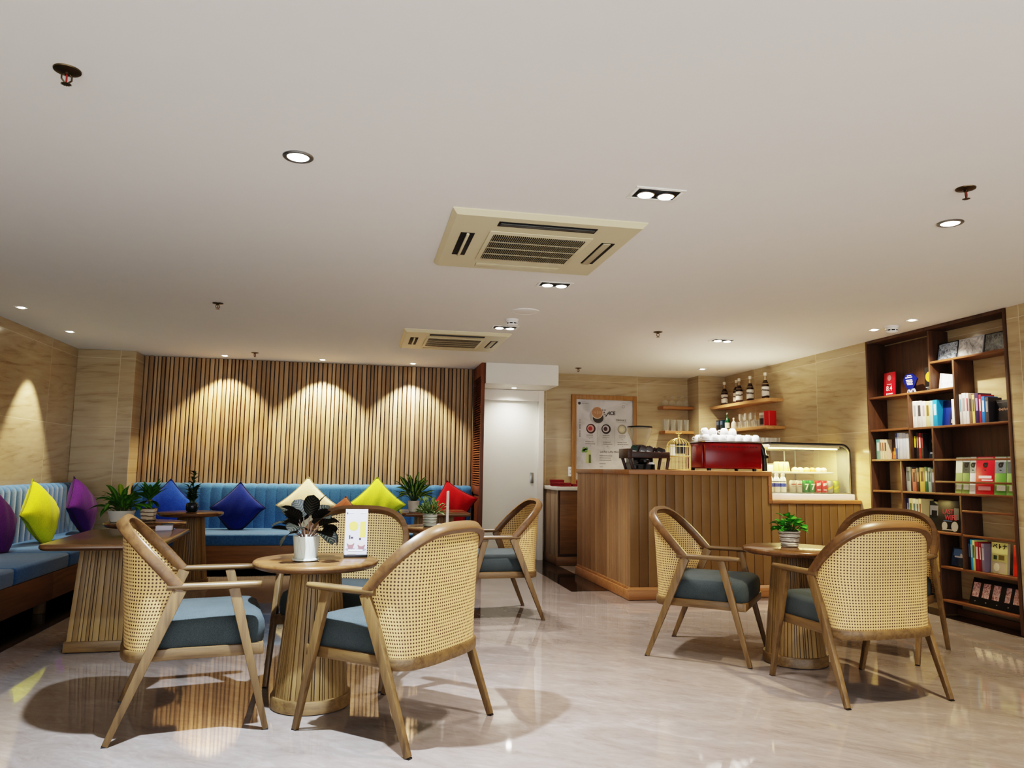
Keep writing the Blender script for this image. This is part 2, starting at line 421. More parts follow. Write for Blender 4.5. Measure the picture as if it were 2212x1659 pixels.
# ------------------------------------------------------------------ chairs
def plan(th, z):
    n = 3.0; yf = -.175+(.095)*min(1, max(0, (z-.33)/.27)); yb = -.285-.04*(z-.33)/.53
    a = .276+.026*min(1, max(0, (z-.33)/.27))
    s = math.copysign(abs(math.sin(th))**(2/n), th); c = abs(math.cos(th))**(2/n)
    return (a*s, yf-(yf-yb)*c, z)
def ztop(th): return .597+(.852-.597)*abs(math.cos(th))**(2/3.0)
def ths(N): return [math.copysign(abs(t)**1.6, t)*PI/2 for t in [-1+2*k/N for k in range(N+1)]]
def make_chair():
    t = thing('cane_armchair', '', 'chair')
    # seat frame
    mb = MB(); z0, z1 = .303, .348
    mb.box(-.272, .272, .238, .266, z0, z1, .003)
    for s in (-1, 1): mb.bar((s*.262, .25, (z0+z1)/2), (s*.262, -.18, (z0+z1)/2), .024, z1-z0, bev=.003)
    T = ths(24); pts = [plan(a*.985, .33) for a in T]; fr = []
    for i, p in enumerate(pts):
        q0, q1 = Vector(pts[max(0, i-1)]), Vector(pts[min(24, i+1)]); tg = (q1-q0).normalized()
        fr.append((tg.cross(Vector((0, 0, 1))), (0, 0, 1)))
    mb.sweep([(p[0], p[1], .3255) for p in pts], fr, .026, .045)
    mb.build('seat_frame', M['oak_y'], t)
    # cushion
    out = [(.258, -.12), (.262, .2)]
    out += [(.262-.05*(1-math.cos(a)), .2+.068*math.sin(a)) for a in (.5, 1.0, 1.57)]
    out += [(-x, y) for x, y in out[::-1]]
    arc = [plan(a*.8, .36) for a in ths(14)]
    out += [(p[0]*.93, p[1]+.02) for p in arc]
    # ccw ordering
    mb = MB().slab(out, [(.012, .34), (.0, .356), (-.004, .40), (0, .432), (.012, .455), (.04, .468)], .012)
    mb.build('seat_cushion', M['seat'], t, 50)
    # cane back
    N = 40; T = ths(N); R = 18; rows = []; uvs = []; acc = [0]
    P = [plan(a, .6) for a in T]
    for i in range(1, N+1): acc.append(acc[-1]+(Vector(P[i])-Vector(P[i-1])).length)
    for r in range(R+1):
        row = []; ur = []
        for i, a in enumerate(T):
            z = .345+(ztop(a)-.345)*r/R; row.append(plan(a, z)); ur.append((acc[i]/.0148, z/.0142))
        rows.append(row); uvs.append(ur)
    MB().grid(rows, uvs=uvs).build('cane_back', M['cane'], t, 80)
    # bent rim
    T = [a for a in ths(36)]; pts = [plan(a, ztop(a)) for a in T]; fr = []
    nrm = Vector((0, .72, .69))
    for i in range(37):
        tg = (Vector(pts[min(36, i+1)])-Vector(pts[max(0, i-1)])).normalized()
        up = (nrm-tg*nrm.dot(tg)).normalized(); fr.append((tg.cross(up), up))
    MB().sweep(pts, fr, .032, .046).build('back_rim', M['rim'], t, 50)
    for s in (-1, 1):
        lg = MB().bar((s*.303, -.31, .004), (s*.300, -.074, .592), .024, .024, .030, .052, bev=.003).build('leg', M['oak_z'], t)
        MB().box(s*.303-.011, s*.303+.011, -.322, -.300, 0, .006).build('foot_pad', M['black'], lg)
        lg = MB().bar((s*.293, .287, .004), (s*.300, .133, .590), .024, .024, .028, .044, bev=.003).build('leg', M['oak_z'], t)
        MB().box(s*.293-.011, s*.293+.011, .276, .298, 0, .006).build('foot_pad', M['black'], lg)
        # armrest: flat bar, rounded tip
        prof = [(-.125, .030), (-.05, .034), (.08, .044), (.18, .046), (.22, .040), (.238, .028), (.244, .012)]
        pts = [(s*(.302), y, .600) for y, w in prof]; mb = MB(); rows = []
        for (x, y, z), (_, w) in zip(pts, prof):
            h = .026 if y < .2 else .026-.10*(y-.2)
            sec = [(-1, -.4), (-.6, -1), (.6, -1), (1, -.4), (1, .4), (.6, 1), (-.6, 1), (-1, .4)]
            rows.append([(x+u*w/2, y, z+v*h/2) for u, v in sec])
        mb.grid(rows, True, cap0=True, cap1=True).build('armrest', M['oak_y'], t, 50)
    return t
CH = [(-.685, 3.662, .187, 'cane armchair at far left of the front table, side view facing right'),
      (.183, 3.436, 2.431, 'cane armchair nearest the camera, back turned, right of the front table'),
      (-.061, 4.236, -1.851, 'cane armchair behind the front round table, facing the camera'),
      (1.041, 5.794, 3.181, 'cane armchair in front of the white door, facing left'),
      (2.164, 4.441, -.673, 'cane armchair in front of the wooden counter, facing right'),
      (2.569, 3.619, 1.651, 'cane armchair on the right with its back square to the camera'),
      (3.293, 4.358, 3.746, 'cane armchair beside the bookshelf, half hidden behind another armchair')]
c0 = make_chair()
for i, (x, y, a, lb) in enumerate(CH):
    o = c0 if i == 0 else dup(c0)
    o.location = (x, y, 0); o.rotation_euler = (0, 0, a-PI/2); o['label'] = lb; o['group'] = 'cane armchairs around the round tables'

# ------------------------------------------------------------------ tables
TZ = .66
def round_table(x, y, label, rt=.29, first=[None]):
    if first[0]:
        return dup(first[0], label, (x, y, 0), random.uniform(0, 6))
    t = thing('round_table', label, 'table', (x, y, 0), 0, 'round fluted pedestal tables')
    MB().lathe([(.10, TZ-.036), (rt-.03, TZ-.036), (rt-.012, TZ-.030), (rt-.002, TZ-.020), (rt, TZ-.012), (rt-.003, TZ-.004), (rt-.010, TZ), (.0, TZ)], 64).build('tabletop', M['top'], t, 40)
    MB().lathe([(.182, .004), (.182, .052), (.178, .058), (.165, .058)], 64).build('plinth', M['oak_x'], t)
    MB().lathe([(.16, .05), (.108, TZ-.036)], 48).build('core', M['gapw'], t)
    mb = MB(); a = 0; i = 0; rnd = random.Random(3)
    while a < 2*PI-.03:
        w = rnd.choice((.07, .10, .13, .15)); w = min(w, 2*PI-a); d = rnd.choice((0, .003, .005)); q = []
        for z, r in ((.056, .171), (TZ-.036, .119)):
            for rr, aa in ((r-.014, a), (r-d, a), (r-d, a+w-.022), (r-.014, a+w-.022)): q.append((rr*math.cos(aa), rr*math.sin(aa), z))
        mb.hexa(q, .0015, uv=i); a += w; i += 1
    mb.build('fluted_pedestal', M['flute'], t)
    first[0] = t; return t
round_table(-.185, 3.745, 'round wooden table in front with dark leaved plant and menu card')
round_table(2.555, 4.14, 'round wooden table on the right with small green plant')
round_table(-1.58, 6.22, 'round wooden table carrying two potted plants, behind the rectangular table')
round_table(-1.52, 7.50, 'round wooden table with plant in dark glass pot, before blue pillow')
round_table(.60, 5.75, 'round wooden table with variegated plant, behind the nearest armchair')
def rect_table(x, y, rz, w, d, label, bx, by, bw, bd):
    t = thing('rectangular_table', label, 'table', (x, y, 0), rz, 'rectangular fluted pedestal tables')
    def rr(w, d, r):
        o = []
        for cx, cy, a0 in ((w/2-r, d/2-r, 0), (-w/2+r, d/2-r, PI/2), (-w/2+r, -d/2+r, PI), (w/2-r, -d/2+r, 1.5*PI)):
            o += [(cx+r*math.cos(a0+k*PI/8), cy+r*math.sin(a0+k*PI/8)) for k in range(5)]
        return o
    MB().slab(rr(w, d, .045), [(.03, TZ-.036), (.012, TZ-.03), (0, TZ-.02), (0, TZ-.012), (.004, TZ-.003), (.012, TZ)]).build('tabletop', M['top'], t, 40)
    MB().box(bx-bw/2-.012, bx+bw/2+.012, by-bd/2-.012, by+bd/2+.012, .004, .065, .004).build('plinth', M['oak_x'], t)
    k = .86
    q = lambda s, z: [(bx+s*sx*bw/2, by+s*sy*bd/2, z) for sx, sy in ((-1, -1), (1, -1), (1, 1), (-1, 1))]
    MB().hexa(q(.97, .06)+q(.97*k, TZ-.036)).build('core', M['gapw'], t)
    mb = MB(); rnd = random.Random(5); i = 0
    for side in range(4):
        L = bw if side % 2 == 0 else bd; u = 0
        while u < L-.012:
            wd = min(rnd.choice((.018, .024, .030, .034)), L-u); e = rnd.choice((.0, .003, .006)); pts = []
            for z, s in ((.06, 1), (TZ-.036, k)):
                for uu, dd in ((u, -.012), (u+wd-.003, -.012), (u+wd-.003, .004-e), (u, .004-e)):
                    f = (uu/L-.5)*L*s
                    if side == 0: p = (bx+f, by-(bd/2*s+dd))
                    elif side == 1: p = (bx+bw/2*s+dd, by+f)
                    elif side == 2: p = (bx-f, by+bd/2*s+dd)
                    else: p = (bx-bw/2*s-dd, by-f)
                    pts.append((p[0], p[1], z))
            mb.hexa(pts, .0012, uv=i); u += wd; i += 1
    mb.build('fluted_pedestal', M['flute'], t)
    return t
rect_table(-1.40, 5.03, .055, .61, 1.06, 'rectangular wooden table at left, behind the side-on cane armchair', -.02, .12, .44, .46)
rect_table(.76, 7.76, 0, .68, .66, 'rectangular wooden table at the right end of the blue back bench', 0, 0, .42, .42)

# ------------------------------------------------------------------ benches and pillows
def channel_back(L, z0, z1, th, cw=.116):
    """upright channel-tufted back; runs along x, front faces -y (y from 0 at front to th)"""
    n = max(1, round(L/cw)); xs = []
    for k in range(n): xs += [(k+f)*L/n for f in (0, .06, .2, .5, .8, .94)]
    xs.append(L); rows = []
    r = .05
    prof = [(0, z0), (0, z0+.1), (0, (z0+z1)/2), (0, z1-r)]+[(r-r*math.cos(a), z1-r+r*math.sin(a)) for a in (.4, .8, 1.2, PI/2)]+[(th, z1)]
    nr = [(-1, 0)]*4+[(-math.cos(a), math.sin(a)) for a in (.4, .8, 1.2, PI/2)]+[(0, 1)]
    for (y, z), (ny, nz) in zip(prof, nr):
        row = []
        for x in xs:
            f = (x*n/L) % 1; b = .010*(1-abs(2*f-1)**3.5)
            row.append((x, y+ny*b, z+nz*b))
        rows.append(row)
    rows.append([(x, th, z0) for x in xs])
    return MB().grid(rows)
SZ = .40
bb = thing('banquette_bench', 'long blue velvet bench along the slatted back wall', 'bench', (0, 0, 0), 0, 'blue banquette benches')
mb = channel_back(3.74, .34, .885, .15); mb.move(Matrix.Translation((-2.43, 8.94, 0))); mb.build('backrest', M['velvet'], bb, 60)
def seat_box(x0, x1, y0, y1, z0=.285, z1=SZ):
    r = .03
    return MB().slab([(x0+.01, y0), (x0, y0+.01), (x0, y1-.01), (x0+.01, y1), (x1-.01, y1), (x1, y1-.01), (x1, y0+.01), (x1-.01, y0)][::-1], [(.012, z0), (0, z0+.012), (-.004, (z0+z1)/2), (0, z1-.025), (.012, z1-.007), (.035, z1)])
mb = MB()
mb.box(-2.19, 1.305, 8.12, 8.95, .285, SZ, .022)
mb.build('seat_cushion', M['velvet_seat'], bb, 60)
mb = MB(); mb.box(-2.18, 1.30, 8.135, 8.16, .055, .285, .003).box(-2.18, 1.30, 8.16, 9.0, .20, .285).build('base_panel', M['base'], bb)
for x in (-1.9, -.6, .6, 1.2): MB().box(x-.03, x+.03, 8.2, 8.26, .0025, .21, .003).build('leg', M['oak_z'], bb)
lb = thing('banquette_bench', 'blue velvet bench along the left wall with purple and yellow pillows', 'bench', (0, 0, 0), 0, 'blue banquette benches')
mb = channel_back(5.2, .34, .885, .115); mb.move(Matrix.Translation((-2.905, 3.57, 0)) @ Matrix.Rotation(PI/2, 4, 'Z')); mb.build('backrest', M['velvet'], lb, 60)
mb = MB()
for y0, y1 in ((3.57, 4.6), (4.6, 5.6), (5.6, 6.55), (6.55, 7.65), (7.65, 8.76)): mb.box(-2.91, -2.2, y0+.002, y1-.002, .285, SZ, .022)
mb.box(-2.44, -2.2, 8.76, 8.94, .285, SZ-.002, .02)
mb.build('seat_cushion', M['velvet_seat'], lb, 60)
mb = MB(); mb.box(-2.235, -2.21, 3.57, 6.29, .085, .285, .003).box(-2.235, -2.21, 6.293, 8.76, .085, .285, .003).box(-2.95, -2.235, 3.57, 8.76, .20, .285)
mb.build('base_panel', M['base_y'], lb)
for y in (3.8, 5.0, 6.2, 7.4, 8.5): MB().box(-2.29, -2.225, y-.03, y+.03, .0025, .21, .003).build('leg', M['oak_z'], lb)

def pillow(loc, rz, side, colA, colB, label, roll=PI/4, tilt=.28, thick=.085, floor=SZ):
    """square scatter cushion standing on a corner; local front = -y"""
    n = 18; rows = []; back = []
    for i in range(n+1):
        u = -1+2*i/n; r1 = []; r2 = []
        for j in range(n+1):
            v = -1+2*j/n
            e = (1-u*u)*(1-v*v); t = thick*(max(0, e)**.42)
            pin = 1-.10*(1-abs(v)**2)*abs(u)**3; pin2 = 1-.10*(1-abs(u)**2)*abs(v)**3
            x, z = u*side/2*pin, v*side/2*pin2
            w = .006*math.sin(9*u+5*v)*e
            r1.append((x, -t+w, z)); r2.append((x, t*.7+w, z))
        rows.append(r1); back.append(r2)
    mb = MB(); mb.grid(rows); mb.grid(back); bmesh.ops.remove_doubles(mb.bm, verts=mb.bm.verts, dist=.0008)
    pm = MB(); edge = [p for p in rows[0]]+[r[-1] for r in rows[1:]]+[p for p in rows[-1][::-1]][1:]+[r[0] for r in rows[::-1]][1:-1]
    pm.tube([(p[0]*1.01, 0, p[2]*1.01) for p in edge], .006, 6, True)
    mat = Matrix.Translation(loc) @ Matrix.Rotation(rz, 4, 'Z') @ Matrix.Rotation(-tilt, 4, 'X') @ Matrix.Rotation(roll, 4, 'Y')
    for b in (mb, pm):
        b.move(mat)
        zm = min(loc[2]-.707*side*math.cos(tilt)+.02, floor); top = floor+.19; ax = Vector((math.cos(rz), math.sin(rz), 0))
        for v in b.bm.verts:            # the weight presses the lower corner flat on the seat and bulges it sideways
            if v.co.z < top:
                t = max(0, (v.co.z-zm)/(top-zm)); u = (v.co-Vector(loc)).dot(ax)
                v.co.z = floor+.004+(top-floor-.004)*max(0, t-.16)/.84; v.co += ax*u*.55*(1-t)
    root = thing('scatter_pillow', label, 'pillow', (loc[0], loc[1], floor), 0, 'scatter pillows on the blue benches')
    inv = Matrix.Translation((-loc[0], -loc[1], -floor))
    mb.move(inv); pm.move(inv)
    fm = fabric('pillow_%d_%d_%d' % colA, colA, colB, 120, .95, .1)
    mb.build('cover', fm, root, 70); pm.build('piping', plain(tuple(int(x*.72) for x in colA), .8), root)
    return root
pillow((-2.01, 8.74, .645), .05, .43, (26, 62, 150), (48, 92, 190), 'bright blue pillow on back bench behind the round table at left')
pillow((-1.29, 8.72, .635), -.05, .41, (12, 30, 92), (24, 48, 124), 'navy blue pillow on the back bench')
pillow((-.565, 8.73, .665), 0, .46, (216, 200, 158), (240, 228, 192), 'cream pillow on the back bench')
pillow((.205, 8.72, .675), .05, .46, (172, 190, 40), (208, 220, 66), 'lime yellow pillow on the back bench')
pillow((1.06, 8.68, .68), -.25, .42, (150, 8, 18), (188, 20, 30), 'red pillow at the right end of back bench', roll=PI/4-.28)
pillow((-.16, 8.56, .57), -.2, .32, (96, 52, 30), (124, 72, 44), 'small rust brown pillow beside the cream one', tilt=.5)
pillow((-2.74, 6.55, .64), PI/2-.05, .43, (78, 30, 98), (108, 50, 128), 'light purple pillow at the left edge of the left bench')
pillow((-2.72, 7.30, .655), PI/2-.12, .43, (196, 200, 16), (224, 226, 44), 'bright yellow pillow on the left bench between two purple ones', thick=.11)
pillow((-2.72, 8.28, .665), PI/2-.06, .43, (62, 24, 84), (88, 38, 108), 'dark purple pillow in the corner of the left bench', thick=.12)

# ------------------------------------------------------------------ plants
def leaf(mb, base, az, L, W, el0, bend, n=7, roll=0.0, prof='lance', fold=.25):
    """a leaf blade; el0 start elevation, bend = drop of elevation towards the tip"""
    p = Vector(base); rows = []; uvs = []
    for i in range(n+1):
        t = i/n; el = el0-bend*t
        d = Vector((math.cos(el)*math.cos(az), math.cos(el)*math.sin(az), math.sin(el)))
        if i: p = p+d*L/n
        side = Vector((-math.sin(az), math.cos(az), 0)); up = side.cross(d)*-1
        side = (side*math.cos(roll)+up*math.sin(roll)).normalized(); up = d.cross(side)
        if prof == 'lance': w = W*math.sin(PI*min(1, t*.93+.07))**.8*(1-.25*t)
        elif prof == 'round': w = W*(max(0, 1-(2*t-1.0)**2))**.55
        else: w = W*math.sin(PI*min(1, t*.9+.1))
        w = max(w, .0008)
        rows.append([p-side*w/2+up*w*fold*.5, p-side*w/4+up*w*fold*.16, p, p+side*w/4+up*w*fold*.16, p+side*w/2+up*w*fold*.5])
        uvs.append([(0, t), (.25, t), (.5, t), (.75, t), (1, t)])
    mb.grid(rows, uvs=uvs)
def stem_leaf(mb, st, base, az, el, sl, **k):
    d = Vector((math.cos(el)*math.cos(az), math.cos(el)*math.sin(az), math.sin(el)))
    tip = Vector(base)+d*sl
    st.tube([base, Vector(base)+d*sl*.5, tip], .0022, 5)
    leaf(mb, tip, az, **k)
def ringpot(r0, r1, h, ribs=0, n=32):
    prof = [(r0*.6, 0), (r0, .003)]
    m = max(ribs*4, 6)
    for k in range(m+1):
        t = k/m; r = r0+(r1-r0)*t
        if ribs: r += .0022*math.sin(t*ribs*2*PI)
        prof.append((r, .004+(h-.008)*t))
    prof += [(r1, h), (r1-.006, h), (r1-.008, h-.012)]
    return MB().lathe(prof, n)
def stripe_mat(a, b, freq):
    t = NT('banded_ceramic'); sp = t.n('ShaderNodeSeparateXYZ'); v = t.n('ShaderNodeTexCoord').outputs['Object']; t.l(v, sp.inputs[0])
    nz = t.noise(v, 14, 2); s = t.math('SINE', t.math('ADD', t.math('MULTIPLY', sp.outputs[2], freq), t.math('MULTIPLY', nz, 5)))
    col = t.ramp(t.math('ADD', t.math('MULTIPLY', s, .5), .5), [(.1, lin(*b)), (.3, lin(*a))])
    return t.fin(col, .4)
def faceted_mat():
    t = NT('facet_line_ceramic'); tc = t.n('ShaderNodeTexCoord').outputs['Object']; sp = t.n('ShaderNodeSeparateXYZ'); t.l(tc, sp.inputs[0])
    ang = t.math('MULTIPLY', t.math('ARCTAN2', sp.outputs[1], sp.outputs[0]), 9/(2*PI))
    zz = t.math('MULTIPLY', sp.outputs[2], 1/.11)
    tri = t.math('ABSOLUTE', t.math('SUBTRACT', t.math('MULTIPLY', t.math('FRACT', ang), 2), 1))
    d = t.math('ABSOLUTE', t.math('SUBTRACT', tri, zz))
    line = t.math('LESS_THAN', d, .035)
    return t.fin(t.mix(t.math('MULTIPLY', line, .6), lin(206, 212, 202), lin(120, 128, 122)), .35)
POT = dict(facet=faceted_mat(), ribw=stripe_mat((214, 210, 200), (120, 112, 100), 260), ribt=stripe_mat((206, 190, 166), (110, 90, 66), 230), wave=stripe_mat((208, 214, 202), (140, 148, 136), 300),
           pale=plain((206, 204, 192), .4), darkglass=plain((26, 40, 48), .1), white=plain((218, 212, 200), .4))
LEAF = dict(cala=leaf_mat('prayer_plant_leaf', (14, 16, 12), (20, 23, 16), (64, 58, 48), 8), spathi=leaf_mat('lily_leaf', (58, 102, 34), (97, 146, 50)),
            yellowgreen=leaf_mat('young_leaf', (120, 140, 30), (150, 168, 50)), money=leaf_mat('money_tree_leaf', (50, 97, 37), (84, 136, 52)), drac=leaf_mat('dracaena_leaf', (37, 65, 34), (65, 99, 50)),
            agl=leaf_mat('aglaonema_leaf', (45, 84, 37), (167, 195, 104)), varieg=leaf_mat('variegated_leaf', (150, 170, 116), (44, 84, 32)), pepe=leaf_mat('peperomia_leaf', (60, 136, 50), (97, 177, 65)),
            brown=plain((92, 70, 58), .6), stem=plain((74, 96, 44), .6), bark=plain((128, 116, 62), .8))
def potted(name, label, loc, potmb, potmat, potlabel=None, saucer=None, soil_r=.05, soil_z=.09):
    t = thing(name, label, 'plant', loc, 0, 'potted plants on the tables')
    potmb.build('pot', potmat, t, 40)
    MB().lathe([(soil_r, soil_z-.01), (soil_r, soil_z), (.0, soil_z+.003)], 24).build('soil', M['soil'], t)
    if saucer: MB().lathe([(saucer*.75, 0), (saucer, .006), (saucer, .012), (saucer-.006, .014), (saucer-.012, .008), (.0, .007)], 32).build('saucer', potmat, t)
    return t
def rng(s): return random.Random(s)
Z = TZ
# 1 prayer plant on the front table
t = potted('prayer_plant', 'dark striped prayer plant in white faceted pot with saucer', (-.232, 3.69, Z), ringpot(.050, .062, .115), POT['facet'], saucer=.062, soil_r=.054, soil_z=.105)
f, s, r = MB(), MB(), rng(11)
for k in range(22):
    az = k*2.4+r.uniform(-.3, .3); q = k/21; el = 1.45-.95*q+r.uniform(-.1, .1); sl = .10-.05*q+r.uniform(0, .02)
    stem_leaf(f, s, (.012*math.cos(az), .012*math.sin(az), .10), az, el, sl, L=r.uniform(.095, .125), W=r.uniform(.075, .092), el0=el-.2, bend=r.uniform(.2, .7)+1.6*q*r.random(), prof='round', roll=r.uniform(-.6, .6), fold=.15)
f.build('foliage', LEAF['cala'], t, 60); s.build('stems', LEAF['brown'], t)
# 2 peperomia on the right table
t = potted('peperomia', 'bushy bright green plant in white ribbed pot on the right table', (2.555, 4.17, Z), ringpot(.048, .064, .094, 6), POT['ribw'], saucer=.052, soil_r=.056, soil_z=.086)
f, s, r = MB(), MB(), rng(12)
for k in range(60):
    az = r.uniform(0, 2*PI); el = r.uniform(.25, 1.55); stem_leaf(f, s, (.012*math.cos(az), .012*math.sin(az), .08), az, el, r.uniform(.035, .085)+.03*max(0, el-.9), L=r.uniform(.042, .06), W=r.uniform(.038, .05), el0=el*.6, bend=r.uniform(.3, 1.1), prof='round', roll=r.uniform(-.4, .4), n=5)
f.build('foliage', LEAF['pepe'], t, 60); s.build('stems', LEAF['stem'], t)
# 3 peace lily, mid round table
t = potted('peace_lily', 'large leafy green plant in wide pale pot at the left', (-1.755, 6.22, Z), ringpot(.075, .096, .085), POT['pale'], soil_r=.085, soil_z=.075)
f, s, r = MB(), MB(), rng(13)
for k in range(46):
    az = r.uniform(0, 2*PI); el = r.uniform(.45, 1.5); stem_leaf(f, s, (.05*math.cos(az)*r.random(), .05*math.sin(az)*r.random(), .07), az, el, r.uniform(.03, .12), L=r.uniform(.10, .155), W=r.uniform(.046, .066), el0=el, bend=r.uniform(.5, 1.9), roll=r.uniform(-.5, .5))
f.build('foliage', LEAF['spathi'], t, 60); s.build('stems', LEAF['stem'], t)
f = MB(); leaf(f, (-.01, -.02, .2), 4.4, .09, .05, 1.5, .3, prof='round'); f.build('young_leaf', LEAF['yellowgreen'], t, 60, 'pale yellow green leaf')
f = MB(); leaf(f, (.06, .0, .21), .6, .11, .036, 1.25, .4); f.build('tall_leaf', LEAF['drac'], t, 60)
# 4 money tree in striped pot
t = potted('money_tree', 'upright dark green plant in square banded pot beside the large plant', (-1.60, 6.36, Z), MB().hexa([(-.042, -.042, 0), (.042, -.042, 0), (.042, .042, 0), (-.042, .042, 0), (-.052, -.052, .095), (.052, -.052, .095), (.052, .052, .095), (-.052, .052, .095)], .004), POT['ribt'], saucer=.058, soil_r=.044, soil_z=.096)
f, s, r = MB(), MB(), rng(14)
s.tube([(0, 0, .09), (.004, 0, .13), (0, .003, .17)], .013, 8, r1=.01); s.tube([(.012, 0, .09), (.012, .004, .13), (.012, .003, .165)], .008, 8)
for k in range(34):
    az = r.uniform(0, 2*PI); el = r.uniform(.6, 1.5); leaf(f, (0, 0, .15+.03*r.random()), az, r.uniform(.13, .18), r.uniform(.042, .056), el, r.uniform(.0, .7), roll=r.uniform(-.4, .4))
for k in range(8):
    az = r.uniform(0, 2*PI); leaf(f, (0, 0, .15), az, r.uniform(.08, .12), .03, r.uniform(0, .5), r.uniform(.6, 1.4))
f.build('foliage', LEAF['money'], t, 60); s.build('trunk', LEAF['bark'], t)
# 5 dracaena in dark glass pot
t = potted('dracaena', 'spiky green plant in round dark glass pot on far left round table', (-1.515, 7.50, Z), MB().lathe([(.034, 0), (.048, .01), (.056, .04), (.052, .075), (.044, .085), (.042, .08)], 32), POT['darkglass'], soil_r=.042, soil_z=.078)
f, s, r = MB(), MB(), rng(15)
for bx, by, hh in ((0, 0, .29), (.03, .01, .14), (-.04, .0, .15)):
    s.tube([(bx*.3, by, .07), (bx*.8, by, .07+hh*.5), (bx, by, .07+hh)], .005, 6)
    for k in range(int(hh*150)):
        z = .09+hh*k/(hh*150); az = r.uniform(0, 2*PI); leaf(f, (bx*(.3+.7*k/(hh*150)), by, z), az, r.uniform(.07, .105)*(1.15-.4*z/.36), .024, r.uniform(.5, 1.2), r.uniform(.3, 1.2), n=5)
f.build('foliage', LEAF['drac'], t, 60); s.build('stems', LEAF['stem'], t)
# 6 aglaonema
t = potted('aglaonema', 'tall patterned leaf plant in cream pot on the far rectangular table', (.545, 7.66, Z), ringpot(.050, .058, .11), POT['white'], soil_r=.05, soil_z=.10)
f, s, r = MB(), MB(), rng(16)
for k in range(52):
    az = r.uniform(0, 2*PI); el = r.uniform(.4, 1.5); stem_leaf(f, s, (.015*math.cos(az), .015*math.sin(az), .10), az, max(el, .8), r.uniform(.06, .16), L=r.uniform(.13, .18), W=r.uniform(.044, .06), el0=el, bend=r.uniform(.2, 1.1), roll=r.uniform(-.5, .5))
f.build('foliage', LEAF['agl'], t, 60); s.build('stems', LEAF['stem'], t)
# 7 variegated plant
t = potted('variegated_plant', 'compact variegated plant in white wavy ribbed pot', (.535, 5.76, Z), ringpot(.047, .056, .098, 7), POT['wave'], saucer=.05, soil_r=.049, soil_z=.09)
f, s, r = MB(), MB(), rng(17)
for k in range(120):
    az = r.uniform(0, 2*PI); el = r.uniform(.1, 1.5); stem_leaf(f, s, (.02*math.cos(az), .02*math.sin(az), .09), az, el, r.uniform(.03, .105), L=r.uniform(.035, .05), W=r.uniform(.016, .022), el0=el, bend=r.uniform(-.3, .9), prof='round', roll=r.uniform(-.6, .6), n=4)
f.build('foliage', LEAF['varieg'], t, 60); s.build('stems', LEAF['stem'], t)

# ------------------------------------------------------------------ table cards, napkin box
def disc(mb, x, z, r, y, n=24, sx=1.0):
    mb.face([(x+sx*r*math.cos(2*PI*k/n), y, z+r*math.sin(2*PI*k/n)) for k in range(n)])
    return mb
t = thing('menu_card_stand', 'upright menu card with fruit and cup pictures on the front table', 'menu card', (-.005, 3.83, Z), .03)
MB().box(-.056, .056, -.03, .03, 0, .012, .002).build('stand_base', M['black'], t)
MB().box(-.054, .054, -.004, .004, .012, .232).build('card', plain((206, 204, 214), .4), t)
Yc = -.0046
mb = MB(); disc(mb, -.014, .150, .023, Yc); mb.box(.018, .046, Yc, Yc+.0005, .095, .172); mb.build('fruit_picture', plain((222, 200, 90), .5), t, 0)
def trap(mb, x, z0, z1, w0, w1, y): return mb.face([(x-w0, y, z0), (x+w0, y, z0), (x+w1, y, z1), (x-w1, y, z1)])
mb = MB()
for x, z in ((-.026, .040), (.026, .034)): disc(mb, x, z*.0, .0001, Yc); disc(mb, x, z, .024, Yc, sx=1.0); 
bmesh.ops.scale(mb.bm, vec=(1, 1, .3), space=Matrix.Translation((0, 0, -.037)), verts=mb.bm.verts); mb.build('saucer_picture', plain((150, 146, 156), .5), t, 0)
mb = MB(); trap(mb, -.026, .040, .066, .010, .019, Yc-.0004); trap(mb, .026, .034, .058, .010, .019, Yc-.0004); mb.build('cup_picture', plain((142, 104, 106), .5), t, 0)
mb = MB(); disc(mb, -.026, .072, .013, Yc-.0006, sx=1.3); disc(mb, .026, .064, .012, Yc-.0006, sx=1.3); mb.box(-.04, .0, Yc-.0004, Yc, .014, .022); mb.build('cream_picture', plain((214, 202, 196), .5), t, 0)
mb = MB(); mb.box(-.034, -.028, Yc-.0008, Yc, .088, .106).box(-.026, -.014, Yc-.0008, Yc, .09, .098).box(.014, .024, Yc-.0008, Yc, .083, .092).box(-.048, -.042, Yc-.0008, Yc, .209, .216).build('dark_print', plain((70, 60, 76), .5), t, 0)
mb = MB(); mb.box(-.038, -.016, Yc-.0006, Yc, .211, .214).box(.016, .044, Yc-.0006, Yc, .212, .216).box(-.036, .034, Yc-.0006, Yc, .028, .036).build('print_line', plain((236, 236, 240), .5), t, 0)
t = thing('menu_card_stand', 'narrow white menu stand seen edge-on on the table behind', 'menu card', (.68, 5.87, Z), 1.35)
MB().box(-.05, .05, -.03, .03, 0, .012, .002).build('stand_base', M['black'], t)
MB().box(-.05, .05, -.005, .005, .012, .262).build('card', plain((222, 218, 208), .35), t)
o = MB().slab([(.05, -.03), (.05, .03), (-.05, .03), (-.05, -.03)], [(.002, 0), (0, .004), (.004, .028), (.015, .034)]).build('napkin_packet', plain((236, 234, 232), .8)); o.location = (.615, 5.56, Z)
tag(o, 'small white napkin packet beside the wavy ribbed pot', 'napkins')
t = thing('napkin_box', 'small white napkin box with black back on the left rectangular table', 'napkin box', (-1.26, 5.42, Z), .1)
MB().box(-.05, .05, -.03, .03, 0, .032, .003).build('box', plain((214, 214, 232), .6), t); MB().box(-.02, .052, .031, .045, 0, .045, .002).build('holder', M['black'], t)

